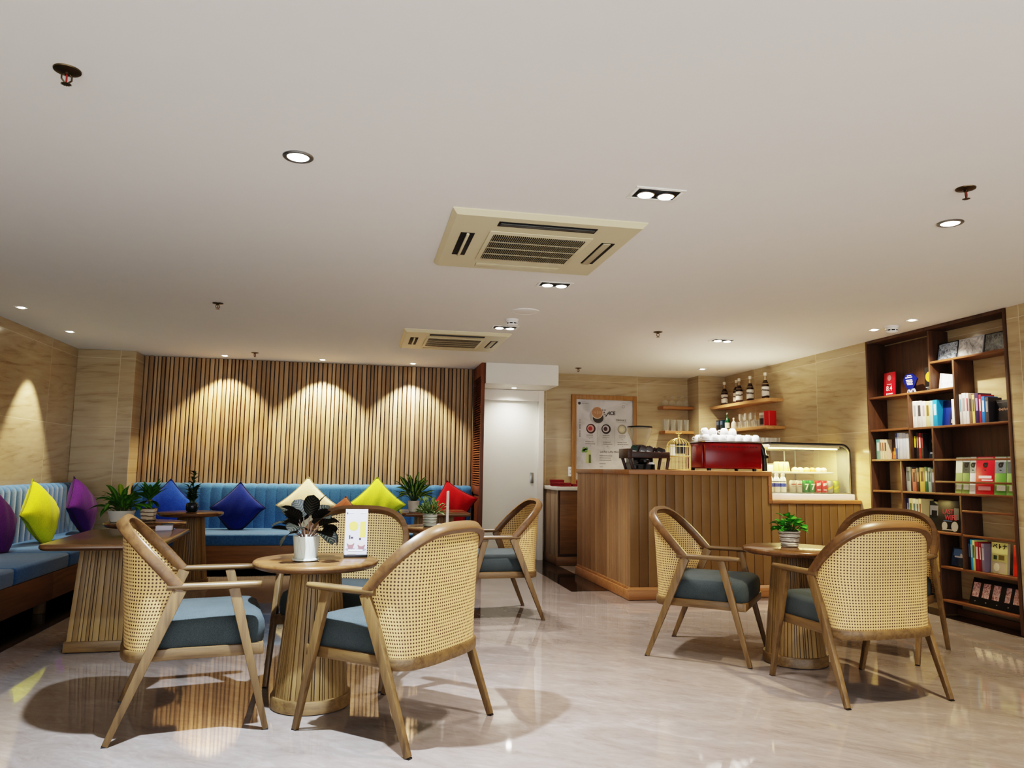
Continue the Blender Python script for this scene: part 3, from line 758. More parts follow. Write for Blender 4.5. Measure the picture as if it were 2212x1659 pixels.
# ------------------------------------------------------------------ service counter
CX0, CX1, CY0, CT = 2.31, 3.655, 6.246, 1.113
ct = thing('service_counter', 'oak plank service counter with tall left part and lower right part', 'counter', (0, 0, 0))
mb = MB(); i = 0; x = CX0
while x < CX1-.005:
    w = min(.0835, CX1-x); mb.box(x+.0015, x+w-.0015, CY0, CY0+.03, .105, CT-.04, .003, uv=i); x += w; i += 1
mb.build('front_planks', M['counter'], ct)
mb = MB(); x = CX1
while x < XR-.012:
    w = min(.0835, XR-.004-x); mb.box(x+.0015, x+w-.0015, CY0, CY0+.03, .105, .83, .003, uv=i); x += w; i += 1
mb.build('low_front_planks', M['counter'], ct)
mb = MB(); y = CY0+.002
while y < 7.85:
    w = min(.062, 7.86-y); mb.box(CX0, CX0+.03, y+.001, y+w-.001, .105, CT-.04, .003, uv=i); y += w; i += 1
mb.build('side_planks', slat_wood('counter_side_oak', (184, 150, 112), (164, 130, 94), (140, 108, 74)), ct)
mb = MB(); mb.box(CX0-.022, XR-.004, CY0-.022, CY0+.03, .003, .085, .003).hexa([(CX0-.022, CY0-.022, .085), (XR-.004, CY0-.022, .085), (XR-.004, CY0+.02, .085), (CX0-.022, CY0+.02, .085), (CX0-.006, CY0-.006, .108), (XR-.004, CY0-.006, .108), (XR-.004, CY0+.02, .108), (CX0-.006, CY0+.02, .108)])
mb.box(CX0-.022, CX0+.03, CY0+.03, 7.86, .003, .085, .003).box(CX0-.006, CX0+.03, CY0+.02, 7.86, .085, .108, .003)
mb.build('skirting', M['counter_x'], ct)
mb = MB(); mb.box(CX0-.014, CX1+.006, CY0-.014, 6.95, CT-.042, CT, .004).build('countertop', M['counter_x'], ct)
MB().box(CX0-.014, 2.75, 6.951, 7.86, CT-.042, CT, .004).build('side_countertop', M['counter_y'], ct)
mb = MB(); mb.box(CX1-.028, CX1+.006, CY0-.012, CY0+.02, .826, CT-.042, .003).box(CX1-.012, CX1+.004, CY0+.02, 6.95, .826, CT-.042).build('step_trim', M['counter_x'], ct)
MB().box(CX1+.006, XR-.004, CY0-.014, 6.95, .826, .860, .004).build('low_countertop', M['counter_x'], ct)
mb = MB(); mb.box(CX0+.03, XR-.01, CY0+.03, 6.9, .1, .82).box(CX0+.03, 2.7, 6.9, 7.8, .1, CT-.05).box(CX0+.03, CX1-.02, CY0+.03, 6.9, .8, CT-.05).build('carcass', M['gapw'], ct)
# back cabinet
bc = thing('back_cabinet', 'low oak cabinet with white stone top by the menu wall', 'cabinet', (0, 0, 0))
mb = MB(); mb.box(2.285, 4.15, 8.56, YM-.005, .003, .862)
mb.build('carcass', M['walnut'], bc)
mb = MB(); y = 8.56; i = 0
while y < 9.16: w = min(.07, 9.17-y); mb.box(2.27, 2.286, y+.001, y+w-.001, .1, .86, .002, uv=i); y += w; i += 1
mb.build('side_planks', slat_wood('cabinet_side_oak', (178, 156, 128), (160, 138, 112), (138, 116, 90)), bc)
mb = MB()
for k in range(4): mb.box(2.30+k*.46, 2.30+k*.46+.45, 8.535, 8.56, .13, .855, .004)
mb.build('door', M['base'], bc)
MB().box(2.262, 4.15, 8.535, 9.17, .003, .1, .003).build('skirting', M['base'], bc)
MB().box(2.25, 4.16, 8.50, YM-.002, .863, .905, .004).build('stone_top', M['white'], bc)
def redbox(x, y, w, d, h, rz, label):
    t = thing('red_box', label, 'box', (x, y, .905), rz, 'dark red boxes on the back cabinet')
    MB().box(-w/2, w/2, -d/2, d/2, 0, h*.55, .003).build('tray', M['clothred'], t); MB().box(-w/2-.003, w/2+.003, -d/2-.003, d/2+.003, h*.55, h, .004).build('lid', M['clothred'], t)
redbox(2.345, 8.66, .15, .2, .045, .3, 'dark red flat box at left end of white cabinet top')
redbox(2.37, 8.95, .16, .2, .075, -.2, 'dark red box at the back of white cabinet top')
redbox(2.50, 8.70, .10, .2, .03, .2, 'thin dark red box lying askew on white cabinet top')
redbox(2.66, 8.72, .15, .2, .07, .1, 'dark red box on white cabinet top beside the tall counter')
t = thing('wall_socket', 'white double wall socket left of the menu board', 'socket', (2.605, YM, 1.08))
MB().box(-.032, .032, -.03, -.001, -.06, .06, .005).build('plate', M['cup'], t)
mb = MB()
for z in (.028, -.022):
    for x in (-.01, .01): mb.box(x-.003, x+.003, -.0312, -.03, z-.007, z+.007)
mb.build('socket_hole', M['dark'], t)
# items on the counter
t = thing('wooden_tray_stand', 'dark brown wooden tray stand at left end of the counter', 'tray stand', (2.53, 6.44, CT))
mb = MB(); mb.box(-.19, .19, -.10, .10, .108, .118).box(-.19, .19, -.112, -.10, .105, .158, .003).box(-.19, .19, .10, .112, .105, .17, .003).box(.18, .192, -.10, .10, .105, .16, .003).box(-.21, -.17, -.118, .118, .10, .185, .004)
mb.build('tray', wood('dark_stained_wood', (70, 42, 28), (36, 22, 16), 'x'), t)
for s in (-1, 1):
    for x0, x1 in ((-.185, -.15), (.165, .185)): MB().bar((x1 if x0 < 0 else x0, s*.095, .002), (x0 if x0 < 0 else x1, s*.095, .108), .022, .018, .026, .02, bev=.002).build('leg', wood('dark_stained_leg', (70, 42, 28), (36, 22, 16), 'z'), t)
rb = rng(21)
for k in range(9):
    x, y, h, tl = -.06+.026*k-.02, rb.uniform(-.06, .06), rb.uniform(.07, .10), rb.uniform(-.5, .5)
    if k == 0: x = -.13
    col = (28, 60, 50) if k == 0 else rb.choice(((44, 30, 26), (30, 22, 22), (58, 44, 40)))
    b = MB().slab([(.028, -.012), (.028, .012), (-.028, .012), (-.028, -.012)], [(.0, 0), (-.004, h*.4), (.0, h*.8), (.012, h)])
    b.move(Matrix.Rotation(tl, 4, 'Y')); o = thing('coffee_sachet', ('green sachet standing at the left in the tray' if k == 0 else 'dark foil coffee sachet heaped in the wooden tray'), 'sachet', (2.53+x, 6.44+y, CT+.125), rb.uniform(-.4, .4), 'coffee sachets in the wooden tray')
    b.build('pouch', plain(col, .3), o); w = MB().box(-.018, .018, -.0185, -.016, h*.25, h*.5); w.move(Matrix.Rotation(tl, 4, 'Y')); w.build('print_patch', plain((196, 190, 186), .4), o)
t = thing('coffee_grinder', 'black coffee grinder with clear bean hopper behind the tray stand', 'coffee grinder', (2.585, 6.72, CT))
MB().slab([(.11, -.1), (.11, .12), (-.11, .12), (-.11, -.1)], [(.0, 0), (0, .05), (.02, .07), (.02, .16), (.035, .19)]).build('body', M['blackgloss'], t)
mb = MB(); mb.lathe([(.03, .0), (.045, .02), (.045, .04), (.03, .05)], 20, (0, -.12, .05)); mb.lathe([(.035, .0), (.035, .03)], 20, (-.09, -.1, .01)).build('doser', M['black'], t)
mb = MB().lathe([(.032, .185), (.045, .20), (.085, .29), (.112, .36), (.115, .40)], 32); mb.build('hopper', M['hopper'], t)
MB().lathe([(.0, .410), (.115, .408), (.118, .402), (.118, .394), (.10, .393)], 32).build('hopper_lid', M['black'], t)
MB().lathe([(.03, .188), (.046, .203), (.058, .23), (.0, .236)], 24).build('coffee_beans', plain((44, 26, 16), .5), t)
# bird cage stand
t = thing('birdcage_stand', 'gold wire birdcage tea stand with menu card on the counter', 'birdcage stand', (2.853, 6.44, CT))
mb = MB(); R = .107
for zz in (.006, .125, .215): mb.tube([(R*math.cos(2*PI*k/32), R*math.sin(2*PI*k/32), zz) for k in range(32)], .0028, 6, True)
for k in range(20):
    a = 2*PI*k/20; mb.tube([(R*math.cos(a), R*math.sin(a), .004), (R*math.cos(a), R*math.sin(a), .215)]+[(R*math.cos(b)*math.cos(a), R*math.cos(b)*math.sin(a), .215+.075*math.sin(b)) for b in (.3, .6, .9, 1.2, 1.5)], .0019, 5)
mb.build('wire_cage', M['gold'], t)
MB().lathe([(.0, .125), (R, .124), (R, .131), (.0, .133)], 32).build('upper_plate', plain((238, 232, 204), .3), t); MB().lathe([(.0, .0), (R+.004, .0), (R, .006), (.0, .008)], 32).build('base_plate', M['gold'], t)
mb = MB().lathe([(.006, .288), (.012, .297), (.006, .306), (.010, .316), (.004, .326)], 16); mb.tube([(-.03, 0, .338), (-.012, 0, .331), (0, 0, .337), (.012, 0, .331), (.03, 0, .338)], .006, 8); mb.build('bird_finial', M['gold'], t)
mb = MB(); mb.box(-.085, -.038, -.012, -.004, .134, .232, .001).build('card', plain((232, 230, 222), .4), t); MB().box(-.036, .06, -.006, 0, .15, .24, .001).build('dark_card', plain((40, 40, 44), .3), t)
# espresso machine
t = thing('espresso_machine', 'large red espresso machine on the counter, back turned', 'coffee machine', (3.305, 6.52, CT))
hw, hd_ = .255, .21
mb = MB(); mb.hexa([(-hw, -hd_, .02), (hw+.05, -hd_, .02), (hw+.05, hd_, .02), (-hw-.0, hd_, .02), (-hw+.005, -hd_, .255), (hw+.05, -hd_, .255), (hw+.05, hd_, .255), (-hw+.005, hd_, .255)], .012)
mb.build('body', M['red'], t)
MB().box(-hw-.012, -hw+.004, -hd_+.04, hd_-.03, .03, .23, .006).build('side_panel', M['red'], t)
MB().box(-hw+.0, hw+.06, -hd_-.004, hd_, .256, .272, .004).build('cup_tray', M['chrome'], t)
mb = MB()
for k in range(16): mb.box(-hw+.06+k*.029, -hw+.08+k*.029, -hd_-.0012, -hd_+.004, .21, .226)
mb.build('vent_slot', plain((96, 4, 12), .4), t)
for sx, sy in ((-.2, -.17), (.25, -.17), (-.2, .17), (.25, .17)): MB().lathe([(.018, 0), (.02, .022)], 16, (sx, sy, 0)).build('foot', M['black'], t)
mb = MB(); mb.tube([(hw+.035, -.16, .25), (hw+.055, -.17, .235), (hw+.075, -.18, .20), (hw+.088, -.185, .13), (hw+.09, -.185, .06), (hw+.09, -.185, .004)], .024, 12)
mb.box(hw+.07, hw+.118, -.21, -.16, .12, .15, .004).build('steam_arm', M['black'], t)
cupg = []
rc = rng(31)
def cup(x, y, z, rz, lb, first=[None]):
    if first[0]: return dup(first[0], lb, (x, y, z), rz)
    t = thing('coffee_cup', lb, 'cup', (x, y, z), rz, 'white cups upside down on the espresso machine')
    MB().lathe([(.038, .0), (.039, .006), (.036, .03), (.026, .052), (.02, .056), (.02, .06), (.0, .06)], 24).build('bowl', M['cup'], t)
    MB().tube([(.036, 0, .012), (.054, 0, .014), (.06, 0, .026), (.05, 0, .038), (.033, 0, .038)], .0042, 6).build('handle', M['cup'], t)
    first[0] = t; return t
rowsn = ('front', 'middle', 'back')
for j in range(3):
    for k in range(7):
        cup(3.085+k*.082+.006*j+rc.uniform(-.002, .002), 6.36+j*.097+rc.uniform(-.006, .006), CT+.273, rc.uniform(2.2, 4.2), '%s white cup from the left in the %s row on the red machine' % (('first', 'second', 'third', 'fourth', 'fifth', 'sixth', 'last')[k], rowsn[j]))
for k in range(4): cup(3.095+k*.098, 6.41+.03*(k % 2), CT+.334, rc.uniform(2, 4.5), '%s white cup from the left in the upper layer on the red machine' % ('first', 'second', 'third', 'fourth')[k])
# small glass beside the cage
t = thing('tumbler', 'small clear glass between tray stand and birdcage', 'glass', (2.735, 6.55, CT))
MB().lathe([(.0, .003), (.024, .003), (.03, .075), (.028, .075), (.022, .006), (.0, .006)], 20).build('bowl', M['glass'], t)

# ------------------------------------------------------------------ display case with drinks and pastries
DZ = .860
dc = thing('display_case', 'curved glass refrigerated display case on the low counter', 'display case', (0, 0, 0))
MB().box(3.69, 4.545, 6.30, 6.92, DZ, .912, .004).build('base_slab', M['white'], dc)
MB().box(3.70, 4.53, 6.32, 6.90, .9125, .924, .002).build('floor_tray', M['steel'], dc)
prof = [(6.315, .924)]+[(6.32, z) for z in (1.0, 1.1, 1.2)]+[(6.32+.10*(1-math.cos(a)), 1.27+.10*math.sin(a)) for a in (.3, .6, .9, 1.2, PI/2)]+[(6.60, 1.375), (6.88, 1.375)]
MB().grid([[(3.705, y, z) for y, z in prof], [(4.50, y, z) for y, z in prof]]).build('front_glass', M['caseglass'], dc, 60)
mb = MB(); mb.face([(4.505, y, z) for y, z in prof+[(6.88, .924)]]); mb.build('side_glass', M['caseglass'], dc, 0)
# side frame, a bent black band with a rounded top corner
fx = [(4.528, .918), (4.528, 1.0), (4.526, 1.2)]+[(4.441+.085*math.cos(a), 1.292+.085*math.sin(a)) for a in (.3, .6, .9, 1.2, 1.5)]+[(4.2, 1.378), (3.71, 1.378)]
mb = MB(); fr = []
for i, p in enumerate(fx):
    q0, q1 = fx[max(0, i-1)], fx[min(len(fx)-1, i+1)]; tg = Vector((q1[0]-q0[0], 0, q1[1]-q0[1])).normalized()
    fr.append((tg.cross(Vector((0, 1, 0))), (0, 1, 0)))
mb.sweep([(p[0], 6.42, p[1]) for p in fx], fr, .016, .2); mb.build('frame', M['black'], dc, 50)
mb = MB(); mb.sweep([(p[0]-(.014 if p[1] < 1.3 else .01), 6.33, p[1]-(0 if p[1] < 1.3 else .012)) for p in fx], fr, .012, .03); mb.build('inner_trim', M['steel'], dc, 50)
MB().box(3.71, 4.43, 6.34, 6.86, 1.338, 1.366, .003).build('canopy', M['cream'], dc)
MB().box(3.72, 4.42, 6.36, 6.39, 1.326, 1.337, .002).build('lamp_strip', M['caselamp'], dc)
MB().box(3.715, 4.40, 6.40, 6.84, 1.098, 1.116, .002).build('glass_shelf', plain((214, 214, 196), .15), dc)
mb = MB()
for x in (4.16, 4.28): mb.box(x, x+.014, 6.855, 6.865, .925, 1.33)
for z in (.93, 1.325): mb.box(3.71, 4.5, 6.855, 6.868, z, z+.012)
mb.build('rear_door_frame', M['steel'], dc)
SZ2, FZ2 = 1.1165, .9245
def lab_can(name, x, y, col, label, cat='can', wr=None, first={}):
    t = thing(name, label, cat, (x, y, FZ2), 0, 'drinks on the floor of the display case')
    MB().lathe([(.026, 0), (.031, .006), (.031, .1), (.027, .112), (.025, .112), (.0, .11)], 24).build('can_body', col, t, 40)
    MB().lathe([(.0275, .1105), (.028, .114), (.026, .115), (.0, .1125)], 24).build('can_lid', M['chrome'], t, 40)
    return t
row = [(3.965, (172, 168, 158), 'leftmost silver can'), (4.03, (176, 170, 160), 'second silver can'), (4.095, (18, 106, 44), 'left green can marked 7'), (4.16, (24, 116, 50), 'right green can marked 7'),
       (4.225, (188, 20, 34), 'left red can'), (4.29, (196, 24, 38), 'right red can'), (4.352, (150, 148, 136), 'grey can with yellow stripe'), (4.414, (150, 164, 60), 'rightmost can, yellow green')]
for i, (x, c, lb) in enumerate(row):
    t = lab_can('drink_can', x, 6.40, plain(c, .3), lb+' in the display case')
    def wrap(nm, z0, z1, a0, a1, m, slope=0):
        rr = [[(.0314*math.sin(a0+(a1-a0)*k/8), -.0314*math.cos(a0+(a1-a0)*k/8), z+slope*(k/8-.5)) for k in range(9)] for z in (z0, z1)]
        MB().grid(rr).build(nm, m, t, 60)
    if i in (0, 1): wrap('print_band', .068, .08, -.8, .8, plain((150, 60, 60), .4)); wrap('print_line', .05, .055, -.7, .7, plain((110, 104, 98), .4))
    if i in (2, 3): text('number', '7', .075, plain((240, 240, 220), .4), t, (0, -.0325, .05), ROT_Y, bold=.002)
    if i in (4, 5): wrap('print_band', .066, .09, -.7, .7, plain((232, 210, 208), .4), .012); wrap('print_line', .02, .03, -.6, .6, plain((220, 190, 190), .4))
    if i in (6, 7): wrap('stripe', .04, .058, -1.0, 1.0, plain((226, 196, 40), .4), .03)
for i, x in enumerate((3.735, 3.80, 3.865)):
    t = thing('milk_bottle', ('leftmost', 'middle', 'rightmost')[i]+' white bottle with blue label in the display case', 'bottle', (x, 6.395, FZ2), 0, 'drinks on the floor of the display case')
    MB().lathe([(.028, 0), (.031, .006), (.031, .10), (.026, .125), (.016, .145), (.015, .155), (.0, .156)], 24).build('bottle_body', plain((232, 232, 220), .35), t, 40)
    MB().lathe([(.017, .150), (.018, .168), (.0, .17)], 20).build('cap', M['cup'], t)
    MB().lathe([(.0316, .05), (.0316, .082)], 24).build('blue_label', plain((30, 62, 160), .4), t)
    MB().lathe([(.0314, .094), (.0314, .1)], 24).build('print_line', plain((70, 74, 90), .4), t)
# upper shelf: clear packs and pastries
for i, x in enumerate((3.735, 3.79)):
    t = thing('clear_food_box', ('left', 'right')[i]+' clear food box on upper shelf of display case', 'food box', (x, 6.52, SZ2), 0, 'food on the upper shelf of the display case')
    MB().box(-.026, .026, -.05, .05, 0, .06, .003).build('box', plain((232, 226, 176), .3), t); MB().box(-.027, .027, -.051, .051, .06, .072, .003).build('lid', M['caseglass'], t)
for i, x in enumerate((3.845, 3.895, 3.945)):
    t = thing('sandwich_wedge', ('leftmost', 'middle', 'rightmost')[i]+' wrapped sandwich wedge in the display case', 'sandwich', (x, 6.46, SZ2), .2-.1*i, 'food on the upper shelf of the display case')
    MB().hexa([(-.022, -.03, 0), (.022, -.03, 0), (.022, .03, 0), (-.022, .03, 0), (-.008, -.03, .09), (.004, -.03, .09), (.004, .03, .09), (-.008, .03, .09)], .003).build('bread', plain((232, 222, 140), .5), t)
    MB().hexa([(-.004, -.0315, .004), (.008, -.0315, .004), (.008, .031, .004), (-.004, .031, .004), (-.004, -.0315, .08), (.0, -.0315, .08), (.0, .031, .08), (-.004, .031, .08)]).build('filling', plain((150, 140, 60), .6), t)
for i, (x, c) in enumerate(((4.04, (226, 196, 130)), (4.095, (232, 206, 150)), (4.16, (214, 160, 84)), (4.22, (186, 110, 50)), (4.285, (228, 196, 150)), (4.34, (220, 170, 140)))):
    o = MB().slab([(.028*math.cos(2*PI*k/16), .036*math.sin(2*PI*k/16)) for k in range(16)], [(.004, 0), (-.002, .012), (.0, .024), (.008, .034)], .008).build('pastry', plain(c, .6), None, 60)
    o.location = (x, 6.47, SZ2); tag(o, '%s pastry from the left on the upper shelf of display case' % ('first', 'second', 'third', 'fourth', 'fifth', 'sixth')[i], 'pastry', 'food on the upper shelf of the display case')
# glasses standing on the case
def tumbler(x, y, z, r0, r1, h, label, group):
    o = MB().lathe([(.0, .002), (r0, .0), (r1, h), (r1-.0025, h), (r0-.003, .006), (.0, .006)], 20).build('tumbler_glass', M['glass'], None, 40)
    o.location = (x, y, z); return tag(o, label, 'glass', group)
for k in range(5): tumbler(3.765+.046*k, 6.60, 1.388, .018, .021, .05, '%s small glass from the left on top of the display case' % ('first', 'second', 'third', 'fourth', 'fifth')[k], 'small glasses on the display case')
# ------------------------------------------------------------------ wall shelves, glasses, bottles
def wshelf(x0, x1, y0, y1, z, label, m):
    o = MB().box(x0, x1, y0, y1, z-.036, z, .003).build('wall_shelf', m, None); tag(o, label, 'shelf')
wshelf(3.78, 4.198, 8.99, YM-.001, 1.935, 'short upper oak shelf right of the menu board', M['counter_x'])
wshelf(3.80, 4.198, 8.99, YM-.001, 1.618, 'short lower oak shelf right of the menu board', M['counter_x'])
wshelf(4.35, XR-.001, 7.50, 8.84, 1.925, 'upper oak shelf with syrup bottles on the right wall', M['counter_y'])
wshelf(4.34, XR-.001, 7.48, 8.84, 1.618, 'lower oak shelf with glasses and red box on the right wall', M['counter_y'])
wine = None
for j, y in enumerate((9.06, 9.14)):
    for k in range(4):
        lb = '%s upturned stemmed glass from the left, %s row, upper shelf by the menu board' % (('first', 'second', 'third', 'last')[k], ('front', 'back')[j])
        if wine is None:
            wine = MB().lathe([(.034, .0), (.036, .03), (.03, .062), (.01, .078), (.004, .085), (.004, .115), (.012, .122), (.030, .126), (.030, .129), (.0, .13)], 20).build('stemmed_glass', M['glass'], None, 40); o = wine
        else: o = wine.copy(); C.objects.link(o)
        o.location = (3.83+.095*k+.02*j, y-.02, 1.9355); tag(o, lb, 'glass', 'upturned stemmed glasses on the upper shelf')
for j, y in enumerate((9.04, 9.13)):
    for k in range(4): tumbler(3.84+.092*k+.012*j, y, 1.6185, .026, .034, .145, '%s tall glass from the left, %s row, lower shelf by the menu board' % (('first', 'second', 'third', 'last')[k], ('front', 'back')[j]), 'tall glasses on the lower shelf')
syr = None
names = ('leftmost dark syrup bottle', 'second syrup bottle, set back', 'third syrup bottle, in front of the second', 'fourth syrup bottle', 'rightmost syrup bottle, nearest the bookshelf')
labm = stripe_mat((222, 216, 206), (92, 84, 78), 90)
for k, (x, y) in enumerate(((4.45, 8.64), (4.49, 8.41), (4.44, 8.25), (4.45, 8.01), (4.45, 7.67))):
    lb = names[k]+' on the right wall shelf'
    if syr is None:
        t = thing('syrup_bottle', lb, 'bottle', (x, y, 1.9255), 0, 'syrup bottles on the upper wall shelf')
        MB().lathe([(.036, 0), (.041, .006), (.041, .15), (.034, .18), (.018, .215), (.0, .215)], 28).build('liquid', plain((42, 20, 14), .12), t, 40)
        MB().lathe([(.0385, .168), (.018, .213), (.014, .235), (.014, .268), (.0, .268)], 28).build('neck', plain((150, 130, 104), .12), t, 40)
        MB().lathe([(.018, .266), (.019, .30), (.0, .302)], 20).build('cap', plain((216, 206, 188), .3), t)
        MB().lathe([(.0416, .03), (.0416, .14)], 28).build('paper_label', labm, t)
        syr = t
    else: dup(syr, lb, (x, y, 1.9255), k*.5)
def bottle_small(x, y, h, body, labc, label):
    t = thing('liqueur_bottle', label, 'bottle', (x, y, 1.6185))
    MB().lathe([(.026, 0), (.03, .005), (.03, h*.5), (.022, h*.62), (.010, h*.7), (.010, h*.95), (.0, h*.95)], 24).build('bottle_body', plain(body, .15), t, 40)
    MB().lathe([(.012, h*.9), (.012, h), (.0, h)], 16).build('cap', plain(labc, .3), t); MB().lathe([(.0306, h*.1), (.0306, h*.42)], 24).build('paper_label', plain((214, 208, 190), .5), t)
bottle_small(4.43, 8.54, .215, (20, 70, 40), (210, 208, 200), 'small green bottle with pale label on lower wall shelf')
bottle_small(4.43, 8.38, .14, (206, 200, 186), (232, 228, 220), 'short pale bottle on lower wall shelf')
for y, c, lb in ((8.745, (26, 34, 46), 'dark blue tea box at the left end of lower wall shelf'), (8.645, (14, 40, 56), 'teal black tea box beside the green bottle')):
    t = thing('tea_box', lb, 'box', (4.44, y, 1.6185)); MB().box(-.04, .04, -.035, .035, 0, .13, .002).build('carton', plain(c, .4), t); MB().box(-.0412, -.04, -.03, .03, .07, .115).build('print_patch', plain((86, 104, 130), .4), t)
n_ = 0
mug = None
for (x, y, z) in [(4.42+.07*(k % 2), 8.28-.075*k, 1.6185) for k in range(7)]+[(4.44, 8.20-.13*k, 1.706) for k in range(3)]:
    lb = '%s clear mug from the left in the glass cluster on the lower wall shelf' % ('first', 'second', 'third', 'fourth', 'fifth', 'sixth', 'seventh', 'first stacked', 'second stacked', 'third stacked')[n_]
    if mug is None:
        mug = thing('glass_mug', lb, 'glass mug', (x, y, z), 0, 'clear mugs on the lower wall shelf')
        MB().lathe([(.0, .003), (.03, .0), (.036, .085), (.033, .085), (.027, .008), (.0, .008)], 20).build('bowl', M['glass'], mug, 40); MB().tube([(-.034, 0, .07), (-.052, 0, .062), (-.054, 0, .03), (-.032, 0, .02)], .004, 6).build('handle', M['glass'], mug)
    else: dup(mug, lb, (x, y, z), n_*.7)
    n_ += 1
t = thing('storage_tin', 'grey tin with dark picture beside the red box', 'tin', (4.43, 7.69, 1.6185))
MB().lathe([(.042, 0), (.044, .004), (.044, .13), (.0, .131)], 28).build('tin_body', plain((150, 140, 130), .3), t, 40); MB().lathe([(.045, .125), (.045, .152), (.0, .154)], 28).build('lid', plain((206, 200, 188), .3), t); MB().lathe([(.0445, .02), (.0445, .09)], 28).build('print_band', plain((52, 40, 40), .4), t)
t = thing('red_tea_box', 'bright red carton at right end of lower wall shelf', 'box', (4.43, 7.555, 1.6185), .15)
MB().box(-.045, .045, -.05, .05, 0, .165, .002).build('carton', plain((176, 16, 24), .35), t); mb = MB(); mb.box(-.0465, -.045, -.046, -.043, .004, .16).box(-.0465, -.045, .043, .046, .004, .16).build('pale_edge', plain((226, 170, 150), .4), t)

# ------------------------------------------------------------------ menu board
mbd = thing('menu_board', 'large oak framed drinks menu poster on the marble wall', 'menu board', (0, YM, 0))
mb = MB(); x0, x1, z0, z1 = 2.61, 3.485, .93, 2.058
mb.box(x0, x0+.052, -.04, -.002, z0, z1, .005).box(x1-.052, x1, -.04, -.002, z0, z1, .005).box(x0+.05, x1-.05, -.04, -.002, z1-.052, z1, .005).box(x0+.05, x1-.05, -.04, -.002, z0, z0+.052, .005)
mb.box(x0+.044, x0+.06, -.046, -.03, z0+.04, z1-.04, .003).box(x1-.06, x1-.044, -.046, -.03, z0+.04, z1-.04, .003).box(x0+.05, x1-.05, -.046, -.03, z1-.06, z1-.044, .003)
mb.build('frame', M['frame_oak'], mbd)
def poster_mat():
    t = NT('grey_marble_print'); n = t.noise(t.coord(), 4, 5, .6, 1.0)
    return t.fin(t.ramp(n, [(.3, lin(178, 178, 180)), (.55, lin(204, 202, 204)), (.75, lin(216, 214, 216))]), .45)
MB().box(x0+.05, x1-.05, -.024, -.010, z0+.05, z1-.05).build('poster', poster_mat(), mbd)
PX = lambda u: 2.672+(u-215)/1100*.742
PZ = lambda v: 1.996-(v-212)/1370*.872
yp = -.0245
def pd(name, u, v, r, col, k=0, sx=1.0):
    m = MB(); disc(m, PX(u), PZ(v), r/1480., yp-.0004*k, 28, sx); m.build(name, plain(col, .5), mbd, 0)
pd('saucer_picture', 622, 535, 148, (176, 174, 176), 1); pd('cup_shadow_picture', 645, 575, 95, (58, 54, 52), 2, 1.1); pd('cup_rim_picture', 625, 470, 114, (214, 196, 182), 3); pd('coffee_picture', 625, 465, 104, (176, 132, 98), 4)
mb = MB()
for k in range(5): a = -.5+.25*k; mb.box(PX(560+32*k), PX(572+32*k), yp-.0024, yp-.002, PZ(500-abs(k-2)*10), PZ(425+abs(k-2)*10))
mb.build('latte_art', plain((206, 168, 134), .5), mbd)
mb = MB()
for u, v in ((735, 415), (780, 412), (765, 460), (780, 500), (812, 515), (828, 490), (800, 530), (845, 470)): disc(mb, PX(u), PZ(v), .010, yp-.0004, 10, .7)
mb.build('bean_picture', plain((44, 34, 30), .5), mbd, 0)
dk = plain((52, 50, 52), .5); gr = plain((120, 116, 116), .5)
text('lettering', 'ICE', .062, dk, mbd, (PX(920), yp-.001, PZ(475)), ROT_Y, bold=.002)
text('lettering', 'DRINKS', .034, dk, mbd, (PX(1100), yp-.001, PZ(612)), ROT_Y, squeeze=1.15)
mb = MB(); mb.box(PX(990), PX(1210), yp-.0006, yp, PZ(653), PZ(649)).box(PX(640), PX(643), yp-.0006, yp, PZ(1130), PZ(740)).box(PX(968), PX(971), yp-.0006, yp, PZ(1130), PZ(740)).build('rule_line', gr, mbd)
for u, c1, c2, c3 in ((503, (70, 40, 42), (206, 160, 152), (170, 60, 66)), (803, (40, 36, 40), (190, 178, 182), (70, 52, 56)), (1123, (150, 144, 128), (196, 190, 172), (214, 206, 178))):
    pd('drink_picture', u, 793, 92, c1, 1); pd('drink_top_picture', u-6, 788, 66, c2, 2); pd('drink_centre_picture', u-12, 790, 40, c3, 3)
rp = rng(8)
mb = MB()
def bars(u0, u1, v, h):
    u = u0
    while u < u1:
        w = rp.uniform(8, 20); mb.box(PX(u), PX(min(u+w, u1)), yp-.0006, yp, PZ(v+h/2), PZ(v-h/2)); u += w+5
for u in (415, 740, 1060): bars(u, u+130, 922, 15); bars(u, u+125, 960, 9); bars(u+52, u+78, 990, 8)
for u, w in ((395, 190), (735, 190), (1030, 220)): bars(u, u+w*.85, 1055, 13); bars(u, u+w, 1095, 14); bars(u+85, u+110, 1135, 9)
bars(675, 925, 1328, 15); bars(675, 895, 1370, 15); bars(675, 905, 1415, 15); bars(675, 800, 1485, 14); bars(675, 740, 1547, 10); bars(320, 460, 287, 12); bars(320, 390, 258, 6)
for v in range(600, 960, 22):
    if rp.random() < .75: mb.box(PX(272), PX(300), yp-.0006, yp, PZ(v+8), PZ(v-5))
mb.build('small_print', gr, mbd)
text('lettering', 'LA PHI LAN MANGO', .036, dk, mbd, (PX(915), yp-.001, PZ(1252)), ROT_Y, squeeze=.95)
mb = MB(); disc(mb, PX(275), PZ(288), .020, yp-.0006, 7); mb.build('logo', dk, mbd, 0)
mb = MB(); mb.tube([(PX(1145)+.018*math.cos(2*PI*k/20), yp-.001, PZ(330)+.02*math.sin(2*PI*k/20)) for k in range(20)], .0025, 5, True); mb.tube([(PX(1080), yp-.001, PZ(290)), (PX(1145), yp-.001, PZ(250)), (PX(1230), yp-.001, PZ(290))], .002, 5); mb.build('emblem', plain((160, 158, 160), .5), mbd)
